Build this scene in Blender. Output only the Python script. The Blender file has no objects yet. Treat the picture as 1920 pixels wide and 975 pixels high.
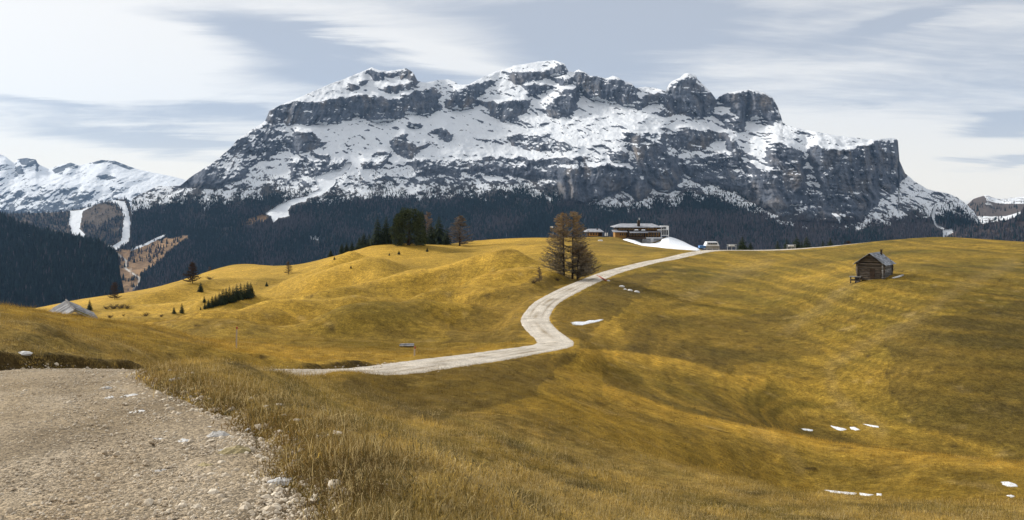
import bpy, math, random
import numpy as np
from math import radians, sin, cos, pi

random.seed(7)
rng = np.random.default_rng(11)
SC = bpy.context.scene
COL = SC.collection

# ------------------------------------------------------------------ camera
F, CU, HV = 1600.0, 960.0, 385.0          # focal length in photo pixels, centre column, horizon row
cam_d = bpy.data.cameras.new('camera')
cam_d.sensor_width = 36.0
cam_d.lens = 36.0 * F / 1920.0
cam_d.shift_y = -(487.5 - HV) / 1920.0
cam_d.clip_start = 0.1
cam_d.clip_end = 40000
cam = bpy.data.objects.new('camera', cam_d)
cam.rotation_euler = (radians(90), 0, 0)
COL.objects.link(cam)
SC.camera = cam

# ------------------------------------------------------------------ sky, sun, exposure
SUN_AZ, SUN_EL = radians(-63), radians(28)     # azimuth from +Y, negative = left of the view
SUN_DIR = (sin(SUN_AZ) * cos(SUN_EL), cos(SUN_AZ) * cos(SUN_EL), sin(SUN_EL))
world = bpy.data.worlds.new('World')
SC.world = world
world.use_nodes = True
wt = world.node_tree
for n in list(wt.nodes):
    wt.nodes.remove(n)


class NT:
    """tiny node-tree helper"""
    def __init__(self, tree):
        self.t = tree

    def n(self, kind, **kw):
        nd = self.t.nodes.new(kind)
        for k, v in kw.items():
            setattr(nd, k, v)
        return nd

    def l(self, a, b):
        self.t.links.new(a, b)

    def put(self, sock, v):
        if isinstance(v, bpy.types.NodeSocket):
            self.l(v, sock)
        else:
            sock.default_value = v

    def math(self, op, a, b=0.0, c=None, clamp=False):
        nd = self.n('ShaderNodeMath', operation=op)
        nd.use_clamp = clamp
        self.put(nd.inputs[0], a)
        self.put(nd.inputs[1], b)
        if c is not None:
            self.put(nd.inputs[2], c)
        return nd.outputs[0]

    def vmath(self, op, a, b=None):
        nd = self.n('ShaderNodeVectorMath', operation=op)
        self.put(nd.inputs[0], a)
        if b is not None:
            self.put(nd.inputs[1], b)
        return nd

    def mix(self, f, a, b, blend='MIX'):
        nd = self.n('ShaderNodeMix', data_type='RGBA', blend_type=blend)
        self.put(nd.inputs[0], f)
        self.put(nd.inputs[6], a if isinstance(a, bpy.types.NodeSocket) else tuple(a) + (1,) * (4 - len(a)))
        self.put(nd.inputs[7], b if isinstance(b, bpy.types.NodeSocket) else tuple(b) + (1,) * (4 - len(b)))
        return nd.outputs[2]

    def noise(self, vec, scale, detail=4, rough=.55, dist=0.0):
        nd = self.n('ShaderNodeTexNoise')
        self.put(nd.inputs['Vector'], vec)
        nd.inputs['Scale'].default_value = scale
        nd.inputs['Detail'].default_value = detail
        nd.inputs['Roughness'].default_value = rough
        nd.inputs['Distortion'].default_value = dist
        return nd.outputs['Fac']

    def mapr(self, v, a, b, c=0.0, d=1.0, smooth=True):
        nd = self.n('ShaderNodeMapRange')
        nd.interpolation_type = 'SMOOTHSTEP' if smooth else 'LINEAR'
        self.put(nd.inputs[0], v)
        for i, x in enumerate((a, b, c, d)):
            nd.inputs[i + 1].default_value = x
        return nd.outputs[0]

    def mapping(self, vec, scale=(1, 1, 1), rot=(0, 0, 0), loc=(0, 0, 0)):
        nd = self.n('ShaderNodeMapping')
        self.put(nd.inputs[0], vec)
        nd.inputs[1].default_value = loc
        nd.inputs[2].default_value = rot
        nd.inputs[3].default_value = scale
        return nd.outputs[0]


w = NT(wt)
sky = w.n('ShaderNodeTexSky', sky_type='NISHITA')
sky.sun_disc = False
sky.sun_elevation = SUN_EL
sky.sun_rotation = SUN_AZ
sky.altitude = 2100
tc = w.n('ShaderNodeTexCoord')
sep = w.n('ShaderNodeSeparateXYZ')
w.l(tc.outputs['Generated'], sep.inputs[0])
zc = w.math('ADD', w.math('MAXIMUM', sep.outputs[2], 0.0), 0.13)
comb = w.n('ShaderNodeCombineXYZ')
w.l(w.math('DIVIDE', sep.outputs[0], zc), comb.inputs[0])
w.l(w.math('DIVIDE', sep.outputs[1], zc), comb.inputs[1])
pl = comb.outputs[0]                                  # plane of the cloud layer
m1 = w.mapping(pl, (0.30, 0.55, 1), (0, 0, radians(-24)), (3.1, 1.7, 0))
big = w.noise(m1, 1.25, 7, .56, .5)
m2 = w.mapping(pl, (0.40, 1.5, 1), (0, 0, radians(-14)), (7.3, 2.2, 0))
streak = w.noise(m2, 1.5, 9, .62, .8)
fine_ = w.noise(w.mapping(pl, (1.3, 3.4, 1), (0, 0, radians(-18)), (1.3, 5.2, 0)), 1.8, 10, .66, 1.0)
cl = w.math('ADD', w.math('ADD', w.math('MULTIPLY', big, .46), w.math('MULTIPLY', streak, .36)), w.math('MULTIPLY', fine_, .18))
# broad sheets of thicker (+) and thinner (-) cloud, by direction: slope across, slope up, half sizes, tilt, weight
az_ = w.math('DIVIDE', sep.outputs[0], sep.outputs[1])
el_ = w.math('DIVIDE', sep.outputs[2], sep.outputs[1])
wn = w.math('SUBTRACT', streak, .5)
wb = w.math('SUBTRACT', big, .5)
shade = None
for (u_, v_, su_, sv_, tilt, wt_) in ((560, 75, 230, 38, 13, .26), (640, 150, 190, 30, 8, .20), (1160, 70, 190, 90, -10, .24), (1000, 20, 300, 40, 5, .16), (1690, 38, 70, 16, -14, .26), (1885, 240, 95, 16, -4, .26), (1890, 300, 90, 9, -6, .18),
                                      (230, 262, 260, 26, 6, .22), (40, 188, 110, 13, 5, .22), (880, 115, 150, 26, 14, -.14), (1640, 260, 280, 90, 0, -.10), (1450, 60, 300, 60, 4, .12), (60, 90, 380, 150, 0, -.24), (300, 35, 200, 22, 10, .12), (150, 215, 240, 18, 3, .14), (420, 215, 200, 14, 5, .12), (90, 300, 300, 22, 4, -.16)):
    ca, sa = cos(radians(tilt)), sin(radians(tilt))
    a_ = w.math('ADD', w.math('SUBTRACT', az_, (u_ - CU) / F), w.math('MULTIPLY', wn, .30))
    b_ = w.math('ADD', w.math('SUBTRACT', el_, (HV - v_) / F), w.math('MULTIPLY', wb, .07))
    p_ = w.math('DIVIDE', w.math('SUBTRACT', w.math('MULTIPLY', a_, ca), w.math('MULTIPLY', b_, sa)), su_ / F)
    q_ = w.math('DIVIDE', w.math('ADD', w.math('MULTIPLY', a_, sa), w.math('MULTIPLY', b_, ca)), sv_ / F)
    e_ = w.math('MULTIPLY', w.math('ADD', w.math('MULTIPLY', p_, p_), w.math('MULTIPLY', q_, q_)), -1.0)
    g_ = w.math('MULTIPLY', w.math('EXPONENT', e_), wt_)
    shade = g_ if shade is None else w.math('ADD', shade, g_)
dotn = w.vmath('DOT_PRODUCT', tc.outputs['Generated'], SUN_DIR)
ang = w.math('MAXIMUM', dotn.outputs['Value'], 0.0)
glow = w.math('POWER', ang, 4.0)                      # sunlight spread by the thin cloud
horiz = w.mapr(sep.outputs[2], 0.02, 0.13, 1.0, 0.0)
fac = w.mapr(w.math('SUBTRACT', w.math('ADD', cl, w.math('MULTIPLY', glow, .08)), shade), .35, .60)
fac = w.math('ADD', fac, w.math('MULTIPLY', horiz, .22), clamp=True)
cloud = w.mix(fac, (4.75, 5.1, 5.75), (8.9, 8.7, 8.35))
cloud = w.mix(w.math('MULTIPLY', w.math('MULTIPLY', glow, fac), .85), cloud, (11.4, 11.1, 10.5))
cloud = w.mix(w.math('MULTIPLY', w.math('MULTIPLY', horiz, fac), .75), cloud, (9.7, 9.0, 7.9))
skycol = w.mix(.9, sky.outputs[0], cloud)
bg = w.n('ShaderNodeBackground')
w.l(skycol, bg.inputs[0])
bg.inputs[1].default_value = 0.1
wo = w.n('ShaderNodeOutputWorld')
w.l(bg.outputs[0], wo.inputs[0])

sun_d = bpy.data.lights.new('sun', 'SUN')
sun_d.energy = 4.3
sun_d.angle = radians(7)
sun_d.color = (1.0, .95, .87)
sun = bpy.data.objects.new('sun', sun_d)
from mathutils import Vector
sun.rotation_euler = Vector([-c for c in SUN_DIR]).to_track_quat('-Z', 'Y').to_euler()
COL.objects.link(sun)

SC.view_settings.view_transform = 'Standard'
SC.view_settings.look = 'None'
SC.view_settings.exposure = 0.13
SC.view_settings.gamma = 1.0
SC.view_settings.use_curve_mapping = False
SC.render.engine = 'CYCLES'
SC.cycles.max_bounces = 4
SC.cycles.use_adaptive_sampling = True
SC.cycles.adaptive_threshold = 0.015
SC.cycles.use_denoising = True
SC.cycles.diffuse_bounces = 2
SC.cycles.volume_bounces = 0
SC.cycles.transparent_max_bounces = 6


# ------------------------------------------------------------------ helpers
def to_uv(x, y, z):
    return CU + F * x / y, HV - F * z / y


_PERM = np.random.default_rng(3).permutation(4096).astype(np.int64)
_ANG = np.random.default_rng(5).random(4096) * 2 * pi
_GX, _GY = np.cos(_ANG), np.sin(_ANG)


def perlin(x, y, seed=0):
    x = np.asarray(x, float) + seed * 17.31
    y = np.asarray(y, float) + seed * 9.77
    xi, yi = np.floor(x).astype(np.int64), np.floor(y).astype(np.int64)
    xf, yf = x - xi, y - yi
    uu, vv = xf * xf * xf * (xf * (xf * 6 - 15) + 10), yf * yf * yf * (yf * (yf * 6 - 15) + 10)

    def g(ix, iy, fx, fy):
        k = _PERM[(_PERM[ix & 4095] + iy) & 4095]
        return _GX[k] * fx + _GY[k] * fy
    a = g(xi, yi, xf, yf)
    b = g(xi + 1, yi, xf - 1, yf)
    c = g(xi, yi + 1, xf, yf - 1)
    d = g(xi + 1, yi + 1, xf - 1, yf - 1)
    return 1.5 * ((a + (b - a) * uu) * (1 - vv) + (c + (d - c) * uu) * vv)


def fbm(x, y, octv=4, seed=0, gain=.5):
    s, a, t = 0.0, 1.0, 0.0
    for i in range(octv):
        s = s + a * perlin(x * 2 ** i, y * 2 ** i, seed + i)
        t += a
        a *= gain
    return s / t


def ridged(x, y, octv=3, seed=0):
    s, a, t = 0.0, 1.0, 0.0
    for i in range(octv):
        s = s + a * (1 - 2 * np.abs(perlin(x * 2 ** i, y * 2 ** i, seed + i)))
        t += a
        a *= .5
    return s / t


def sstep(a, b, x):
    t = np.clip((x - a) / (b - a), 0, 1)
    return t * t * (3 - 2 * t)


def inpoly(u, v, poly):
    p = np.asarray(poly, float)
    res = np.zeros(u.shape, bool)
    m = (u >= p[:, 0].min()) & (u <= p[:, 0].max()) & (v >= p[:, 1].min()) & (v <= p[:, 1].max())
    if not m.any():
        return res
    uu, vv = u[m], v[m]
    r = np.zeros(uu.shape, bool)
    q = np.roll(p, -1, 0)
    for (x0, y0), (x1, y1) in zip(p, q):
        if y0 == y1:
            continue
        c = ((y0 > vv) != (y1 > vv)) & (uu < (x1 - x0) * (vv - y0) / (y1 - y0) + x0)
        r ^= c
    res[m] = r
    return res


def segdist(x, y, pts):
    """distance to a polyline, and the parameter (index) of the closest point"""
    best = np.full(x.shape, 1e9)
    par = np.zeros(x.shape)
    for i in range(len(pts) - 1):
        ax, ay = pts[i]
        bx, by = pts[i + 1]
        L2 = (bx - ax) ** 2 + (by - ay) ** 2
        t = np.clip(((x - ax) * (bx - ax) + (y - ay) * (by - ay)) / L2, 0, 1)
        d = np.hypot(x - ax - t * (bx - ax), y - ay - t * (by - ay))
        m = d < best
        best = np.where(m, d, best)
        par = np.where(m, i + t, par)
    return best, par


def blur(a, r, axis):
    if r < 1:
        return a
    for _ in range(2):
        pad = [(0, 0)] * a.ndim
        pad[axis] = (r + 1, r)
        c = np.cumsum(np.pad(a, pad, mode='edge'), axis=axis)
        n = a.shape[axis]
        a = (np.take(c, range(2 * r + 1, 2 * r + 1 + n), axis) - np.take(c, range(0, n), axis)) / (2 * r + 1)
    return a


def mesh_np(name, V, Fc, mat=None, smooth=True):
    V = np.ascontiguousarray(V, np.float32).reshape(-1, 3)
    Fc = np.ascontiguousarray(Fc, np.int32)
    me = bpy.data.meshes.new(name)
    k = Fc.shape[1]
    me.vertices.add(len(V))
    me.vertices.foreach_set('co', V.ravel())
    me.loops.add(Fc.size)
    me.loops.foreach_set('vertex_index', Fc.ravel())
    me.polygons.add(len(Fc))
    me.polygons.foreach_set('loop_start', np.arange(len(Fc), dtype=np.int32) * k)
    me.polygons.foreach_set('use_smooth', np.full(len(Fc), smooth))
    me.update(calc_edges=True)
    if mat:
        me.materials.append(mat)
    return me


def grid_faces(nr, nc):
    i = np.arange(nr - 1)[:, None] * nc + np.arange(nc - 1)[None, :]
    return np.stack([i, i + 1, i + nc + 1, i + nc], -1).reshape(-1, 4)


def grid_normals(Pt):
    du = np.gradient(Pt, axis=1)
    dv = np.gradient(Pt, axis=0)
    n = np.cross(du, dv)
    n /= np.linalg.norm(n, axis=-1, keepdims=True) + 1e-9
    n *= np.sign(n[..., 2:3] + 1e-12)
    return n


def attr(me, name, arr, kind='FLOAT'):
    arr = np.ascontiguousarray(arr, np.float32)
    if kind == 'FLOAT':
        me.attributes.new(name, 'FLOAT', 'POINT').data.foreach_set('value', arr.ravel())
    elif kind == 'VEC':
        me.attributes.new(name, 'FLOAT_VECTOR', 'POINT').data.foreach_set('vector', arr.ravel())
    elif kind == 'COL':
        c = np.ones((arr.reshape(-1, 3).shape[0], 4), np.float32)
        c[:, :3] = arr.reshape(-1, 3)
        me.attributes.new(name, 'FLOAT_COLOR', 'POINT').data.foreach_set('color', c.ravel())


def link(name, me, parent=None, loc=None, rot=None):
    o = bpy.data.objects.new(name, me)
    COL.objects.link(o)
    if parent:
        o.parent = parent
    if loc is not None:
        o.location = loc
    if rot is not None:
        o.rotation_euler = rot
    return o


def tag(o, label=None, cat=None, group=None, kind=None):
    if label:
        o['label'] = label
    if cat:
        o['category'] = cat
    if group:
        o['group'] = group
    if kind:
        o['kind'] = kind
    return o


def thing(name, label, cat, loc, rz=0.0, group=None, scale=None):
    o = bpy.data.objects.new(name, None)
    COL.objects.link(o)
    o.empty_display_size = .2
    o.location = loc
    o.rotation_euler = (0, 0, rz)
    if scale is not None:
        o.scale = scale
    return tag(o, label, cat, group)


class MB:
    """collects verts and faces for one mesh"""
    def __init__(self):
        self.v, self.f, self.c = [], [], []

    def add(self, vs, fs, col=None):
        b = len(self.v)
        self.v += [tuple(p) for p in vs]
        self.f += [tuple(b + i for i in q) for q in fs]
        self.c += [col if col else (1, 1, 1)] * len(vs)
        return self

    def box(self, c, s, rz=0.0, taper=0.0):
        cx, cy, cz = c
        hx, hy, hz = s[0] / 2, s[1] / 2, s[2] / 2
        vs = []
        for sz in (-1, 1):
            k = 1 - taper if sz > 0 else 1
            for sx, sy in ((-1, -1), (1, -1), (1, 1), (-1, 1)):
                x, y = sx * hx * k, sy * hy * k
                vs.append((cx + x * cos(rz) - y * sin(rz), cy + x * sin(rz) + y * cos(rz), cz + sz * hz))
        return self.add(vs, [(0, 3, 2, 1), (4, 5, 6, 7), (0, 1, 5, 4), (1, 2, 6, 5), (2, 3, 7, 6), (3, 0, 4, 7)])

    def hexa(self, bot, top):
        return self.add(list(bot) + list(top), [(0, 3, 2, 1), (4, 5, 6, 7), (0, 1, 5, 4), (1, 2, 6, 5), (2, 3, 7, 6), (3, 0, 4, 7)])

    def slab(self, quad, t):
        """a plate of thickness t hung under four corner points"""
        q = [Vector(p) for p in quad]
        n = (q[1] - q[0]).cross(q[3] - q[0]).normalized()
        if n.z < 0:
            n = -n
        return self.hexa([p - n * t for p in q], q)

    def tube(self, pts, rad, n=6, col=None, cap=True):
        pts = [Vector(p) for p in pts]
        vs, fs = [], []
        for i, p in enumerate(pts):
            d = (pts[min(i + 1, len(pts) - 1)] - pts[max(i - 1, 0)]).normalized()
            a = d.orthogonal().normalized()
            b = d.cross(a)
            r = rad[i] if hasattr(rad, '__len__') else rad
            for k in range(n):
                t = 2 * pi * k / n
                vs.append(p + a * (r * cos(t)) + b * (r * sin(t)))
        for i in range(len(pts) - 1):
            for k in range(n):
                k2 = (k + 1) % n
                fs.append((i * n + k, i * n + k2, (i + 1) * n + k2, (i + 1) * n + k))
        if cap:
            fs.append(tuple(range(n - 1, -1, -1)))
            fs.append(tuple((len(pts) - 1) * n + k for k in range(n)))
        return self.add(vs, fs, col)

    def mesh(self, name, mat, smooth=False, colattr=False):
        me = bpy.data.meshes.new(name)
        me.from_pydata([tuple(p) for p in self.v], [], self.f)
        me.update()
        if smooth:
            me.polygons.foreach_set('use_smooth', [True] * len(me.polygons))
        if mat:
            me.materials.append(mat)
        if colattr:
            attr(me, 'col', np.array(self.c), 'COL')
        return me

    def build(self, name, mat, parent=None, smooth=False, colattr=False):
        return link(name, self.mesh(name, mat, smooth, colattr), parent)


# ------------------------------------------------------------------ materials
def new_mat(name, rough=.85, spec=.15):
    m = bpy.data.materials.new(name)
    m.use_nodes = True
    t = NT(m.node_tree)
    b = m.node_tree.nodes['Principled BSDF']
    b.inputs['Roughness'].default_value = rough
    b.inputs['Specular IOR Level'].default_value = spec
    return m, t, b


def objco(t):
    return t.n('ShaderNodeTexCoord').outputs['Object']


def bump(t, b, h, strength=.5, dist=.02):
    nd = t.n('ShaderNodeBump')
    nd.inputs['Strength'].default_value = strength
    nd.inputs['Distance'].default_value = dist
    t.l(h, nd.inputs['Height'])
    t.l(nd.outputs[0], b.inputs['Normal'])


def simple_mat(name, c0, c1, scale=3.0, stretch=(1, 1, 1), rough=.85, spec=.2, bmp=0.0, bdist=.02, metal=0.0, vary=0.0):
    m, t, b = new_mat(name, rough, spec)
    co = t.mapping(objco(t), stretch)
    n = t.noise(co, scale, 6, .6)
    base = t.mix(t.mapr(n, .3, .7), c0, c1)
    if vary:
        oi = t.n('ShaderNodeObjectInfo')
        kv = t.mapr(oi.outputs['Random'], 0, 1, 1 - vary, 1 + vary, False)
        kc_ = t.n('ShaderNodeCombineColor')
        for i in range(3):
            t.l(kv, kc_.inputs[i])
        base = t.mix(1.0, base, kc_.outputs[0], 'MULTIPLY')
    t.l(base, b.inputs['Base Color'])
    b.inputs['Metallic'].default_value = metal
    if bmp:
        bump(t, b, n, bmp, bdist)
    return m


def tint_mat(name, rough=.8, spec=.1, trans=0.0, itype='INSTANCER', aname='tint'):
    m, t, b = new_mat(name, rough, spec)
    a = t.n('ShaderNodeAttribute', attribute_type=itype, attribute_name=aname)
    t.l(a.outputs['Color'], b.inputs['Base Color'])
    if trans:
        tr = t.n('ShaderNodeBsdfTranslucent')
        t.l(a.outputs['Color'], tr.inputs[0])
        mx = t.n('ShaderNodeMixShader')
        mx.inputs[0].default_value = trans
        out = m.node_tree.nodes['Material Output']
        t.l(b.outputs[0], mx.inputs[1])
        t.l(tr.outputs[0], mx.inputs[2])
        t.l(mx.outputs[0], out.inputs[0])
    return m


M = {}
M['grass'] = tint_mat('grass_blades', .75, .15, .25)
M['conifer_far'] = tint_mat('far_conifer', .9, .05)
M['stone_i'] = tint_mat('gravel_stone', .9, .15)

# meadow: painted turf colour (attribute) with blade-scale break-up
m, t, b = new_mat('meadow_turf', .9, .08)
co = objco(t)
a = t.n('ShaderNodeAttribute', attribute_type='GEOMETRY', attribute_name='tint')
n1 = t.noise(co, 9.0, 6, .65)
n2 = t.noise(co, 1.5, 9, .74)
n3 = t.noise(t.mapping(co, (.45, 1, 3), (0, 0, .15)), .5, 9, .7, .4)
n4 = t.noise(co, 4.5, 8, .8)
k = t.math('MULTIPLY', t.mapr(n1, .25, .75, .72, 1.24, False), t.mapr(n2, .36, .64, .68, 1.32, False))
k = t.math('MULTIPLY', k, t.mapr(n4, .37, .63, .62, 1.38, False))
k = t.math('MULTIPLY', k, t.mapr(n3, .3, .7, .74, 1.24, False))
kc = t.n('ShaderNodeCombineColor')
for i in range(3):
    t.l(k, kc.inputs[i])
t.l(t.mix(1.0, a.outputs['Color'], kc.outputs[0], 'MULTIPLY'), b.inputs['Base Color'])
bump(t, b, t.math('ADD', t.math('MULTIPLY', n2, .5), t.math('MULTIPLY', n4, .5)), 1.0, .30)
M['meadow'] = m

# crushed limestone road
m, t, b = new_mat('road_gravel', .93, .1)
co = objco(t)
a = t.n('ShaderNodeAttribute', attribute_type='GEOMETRY', attribute_name='tint')
vo = t.n('ShaderNodeTexVoronoi')
vo.inputs['Scale'].default_value = 60
t.l(co, vo.inputs['Vector'])
vo2 = t.n('ShaderNodeTexVoronoi')
vo2.inputs['Scale'].default_value = 24
t.l(co, vo2.inputs['Vector'])
peb = t.mix(.5, vo.outputs['Color'], vo2.outputs['Color'])
bw = t.n('ShaderNodeRGBToBW')
t.l(peb, bw.inputs[0])
n2 = t.noise(co, .8, 7, .65)
k = t.math('MULTIPLY', t.mapr(bw.outputs[0], .2, .8, .42, 1.5, False), t.mapr(n2, .3, .7, .8, 1.18, False))
kc = t.n('ShaderNodeCombineColor')
for i in range(3):
    t.l(k, kc.inputs[i])
t.l(t.mix(1.0, a.outputs['Color'], kc.outputs[0], 'MULTIPLY'), b.inputs['Base Color'])
hh = t.math('ADD', t.math('MULTIPLY', vo.outputs['Distance'], -.5), t.math('MULTIPLY', vo2.outputs['Distance'], -.8))
bump(t, b, hh, .9, .03)
M['road'] = m

# mountain: rock, snow and forest floor by attributes
m, t, b = new_mat('alpine_rock_snow', .88, .12)
co = objco(t)
a = t.n('ShaderNodeAttribute', attribute_type='GEOMETRY', attribute_name='tint')
s = t.n('ShaderNodeAttribute', attribute_type='GEOMETRY', attribute_name='snow')
nf = t.noise(co, .06, 7, .72)
nz = t.noise(t.mapping(co, (.045, .045, .075), (0, .25, 0)), 1.0, 7, .7, .6)
ns = t.noise(t.mapping(co, (.11, .11, .02)), 1.0, 6, .65, .3)
sn = t.math('ADD', s.outputs['Fac'], t.math('MULTIPLY', t.math('SUBTRACT', nf, .5), .9))
sn = t.math('ADD', sn, t.math('MULTIPLY', t.math('SUBTRACT', nz, .5), .5))
snf = t.mapr(sn, .44, .56)
kr = t.math('MULTIPLY', t.mapr(nz, .25, .75, .6, 1.4, False), t.mapr(ns, .25, .75, .62, 1.38, False))
kc = t.n('ShaderNodeCombineColor')
for i in range(3):
    t.l(kr, kc.inputs[i])
rock = t.mix(1.0, a.outputs['Color'], kc.outputs[0], 'MULTIPLY')
t.l(t.mix(snf, rock, (.84, .87, .91)), b.inputs['Base Color'])
bump(t, b, t.math('ADD', t.math('MULTIPLY', nf, .5), t.math('ADD', t.math('MULTIPLY', nz, .5), t.math('MULTIPLY', ns, .4))), .9, 16)
M['alpine'] = m

m, t, b = new_mat('snow', .6, .3)
co = objco(t)
n = t.noise(co, 1.2, 6, .6)
t.l(t.mix(t.mapr(n, .3, .7), (.80, .84, .90), (.90, .92, .95)), b.inputs['Base Color'])
bump(t, b, n, .4, .12)
M['snow'] = m

m, t, b = new_mat('melting_snow', .6, .3)
a = t.n('ShaderNodeAttribute', attribute_type='GEOMETRY', attribute_name='col')
n = t.noise(objco(t), 5, 6, .7)
dirt_ = t.mapr(t.math('ADD', a.outputs['Fac'], t.math('MULTIPLY', t.math('SUBTRACT', n, .5), 1.6)), .35, .75)
t.l(t.mix(dirt_, (.24, .19, .09), (.84, .87, .91)), b.inputs['Base Color'])
M['old_snow'] = m
M['log'] = simple_mat('weathered_log', (.034, .027, .022), (.17, .14, .112), 2.5, (.6, .6, 7), .9, .1, .6, .03, vary=.45)
M['log_grey'] = simple_mat('grey_weathered_log', (.07, .067, .065), (.30, .29, .28), 2.5, (.6, .6, 7), .9, .1, .6, .03, vary=.45)
M['shingle'] = simple_mat('grey_wood_shingle', (.14, .15, .17), (.34, .36, .40), 2.2, (4, 1, 1), .85, .2, .5, .02, vary=.45)
M['roof_board'] = simple_mat('silver_grey_board', (.17, .17, .17), (.42, .42, .42), 1.4, (5, 1, 1), .85, .2, .5, .02, vary=.45)
M['barn_board'] = simple_mat('weathered_barn_board', (.09, .09, .093), (.26, .26, .265), 1.4, (5, 1, 1), .85, .2, .5, .02, vary=.4)
M['moss'] = simple_mat('mossy_board', (.10, .10, .025), (.24, .22, .05), 3, (1, 1, 1), .95, .05)
M['dark_wood'] = simple_mat('dark_timber', (.02, .014, .01), (.07, .045, .03), 3, (1, 1, 4), .85, .15)
M['warm_wood'] = simple_mat('larch_timber', (.22, .11, .03), (.44, .25, .08), 3, (1, 1, 4), .8, .2)
M['slate'] = simple_mat('pale_slate_roof', (.20, .21, .24), (.36, .37, .40), .8, (1, 1, 1), .7, .3)
M['plaster'] = simple_mat('white_plaster', (.62, .63, .64), (.78, .79, .8), .6, (1, 1, 1), .9, .1)
M['concrete'] = simple_mat('grey_concrete', (.3, .31, .33), (.46, .47, .49), .8, (1, 1, 1), .9, .1)
M['metal'] = simple_mat('steel', (.35, .37, .4), (.55, .57, .6), 2, (1, 1, 1), .4, .5, metal=.6)
M['glass'] = simple_mat('window_glass', (.02, .03, .045), (.05, .065, .085), .5, (1, 1, 1), .08, .6)
M['blue'] = simple_mat('blue_panel', (.05, .16, .40), (.08, .22, .5), 1, (1, 1, 1), .5, .4)
M['white'] = simple_mat('white_paint', (.68, .69, .7), (.82, .82, .82), 1, (1, 1, 1), .6, .3)
M['post'] = simple_mat('pale_wood_post', (.36, .28, .2), (.58, .5, .4), 4, (1, 1, .3), .85, .1)
M['red'] = simple_mat('faded_red', (.30, .07, .04), (.42, .12, .08), 4, (1, 1, 1), .8, .1)
M['stone'] = simple_mat('pale_limestone', (.30, .28, .25), (.62, .60, .57), 6, (1, 1, 1), .9, .15, .6, .02)
M['stone_white'] = simple_mat('white_limestone', (.55, .54, .52), (.78, .77, .75), 6, (1, 1, 1), .9, .15, .5, .02)
M['stone_ochre'] = simple_mat('ochre_limestone', (.24, .19, .09), (.42, .35, .2), 5, (1, 1, 1), .9, .15, .6, .02)
M['earth'] = simple_mat('dark_earth', (.02, .015, .008), (.07, .05, .025), 3, (1, 1, 1), .95, .05, .7, .1)
M['bark'] = simple_mat('dark_bark', (.03, .023, .018), (.10, .08, .065), 5, (1, 1, .3), .95, .05, .6, .03)
M['needles'] = tint_mat('conifer_needles', .8, .1, .1, 'GEOMETRY', 'col')
M['twigs'] = tint_mat('larch_twigs', .85, .1, .2, 'GEOMETRY', 'col')

# ------------------------------------------------------------------ near terrain: height through measured points
# (photo column, distance ahead in m, drop below the eye in m) or with the photo row instead of the drop
def rowpts(u, *pts):
    return [(u, Y, (v - HV) / F * Y) for v, Y in pts]


CP = []
CP += rowpts(0, (975, 5), (850, 7.5), (750, 11.5), (690, 16), (665, 18.6), (638, 19.8), (610, 27), (576, 42))
CP += [(0, 2, 1.75), (0, 60, 9), (0, 90, 14), (0, 200, 25.5), (0, 300, 42)]
CP += rowpts(150, (975, 5), (800, 9), (700, 15.5), (672, 19.2), (652, 20.4), (620, 32), (596, 43), (587, 150), (572, 195), (560, 235))
CP += [(150, 60, 9.3), (150, 85, 12.6), (150, 110, 15.2), (150, 310, 44)]
CP += rowpts(280, (975, 5.2), (800, 9.2), (720, 14.5), (688, 17), (686, 21.5), (677, 23.2), (640, 36), (613, 46), (601, 110), (575, 170), (543, 260))
CP += [(280, 62, 10.0), (280, 330, 42)]
CP += rowpts(450, (975, 5.6), (860, 8.5), (800, 11), (740, 14.5), (693, 17.6), (672, 36), (657, 46), (642, 58), (620, 80), (592, 120), (560, 170), (540, 210), (498, 300))
CP += [(450, 365, 40)]
CP += rowpts(540, (975, 5.8), (850, 9.6), (762, 14.5), (716, 18.6)) + rowpts(370, (760, 13), (688, 16.8)) + rowpts(650, (716, 27))
CP += rowpts(600, (975, 6), (880, 8.8), (800, 13), (750, 17.5), (726, 21), (690, 40.5), (675, 46), (650, 60), (620, 85), (590, 120), (560, 155), (530, 190), (505, 215), (487, 235))
CP += [(600, 300, 28)]
CP += rowpts(700, (975, 6.5), (880, 9.8), (800, 16), (740, 27), (706, 38.5), (680, 44.5), (660, 54), (620, 85), (580, 120), (540, 150), (500, 190), (470, 220), (460, 232))
CP += [(700, 290, 22)]
CP += rowpts(770, (975, 7), (850, 12.5), (760, 25), (668, 52), (640, 72), (600, 105), (560, 135), (520, 170), (480, 212), (456, 238))
CP += [(770, 300, 21)]
CP += rowpts(880, (975, 7.8), (850, 14), (740, 33), (690, 44), (652, 62), (600, 92), (550, 122), (520, 140), (490, 165), (475, 215), (462, 245), (451, 268))
CP += [(880, 186, 13.0), (880, 345, 24)]
CP += rowpts(960, (975, 8.5), (850, 16), (750, 32), (690, 47), (640, 66), (600, 86), (560, 105), (520, 130), (474, 170), (462, 225), (446, 275))
CP += [(960, 190, 11.2), (960, 350, 24)]
CP += rowpts(1060, (975, 9.2), (900, 14.5), (820, 25), (740, 42), (680, 56), (600, 85), (521, 126), (480, 165), (455, 230), (446, 290))
CP += [(1060, 355, 22)]
CP += rowpts(1150, (975, 10.5), (870, 22), (780, 40), (700, 60), (650, 74), (600, 90), (540, 115), (490, 165), (465, 210), (446, 290), (443, 330))
CP += [(1150, 400, 26)]
CP += rowpts(1195, (459, 290), (456, 322)) + rowpts(1225, (461, 295), (458, 326))
CP += rowpts(1250, (975, 12), (900, 21), (850, 32), (760, 52), (700, 68), (665, 78), (610, 96), (560, 115), (520, 135), (470, 205), (464, 290), (443, 332))
CP += [(1250, 245, 12.6), (1250, 420, 30)]
CP += rowpts(1310, (468, 290), (466, 332))
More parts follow.
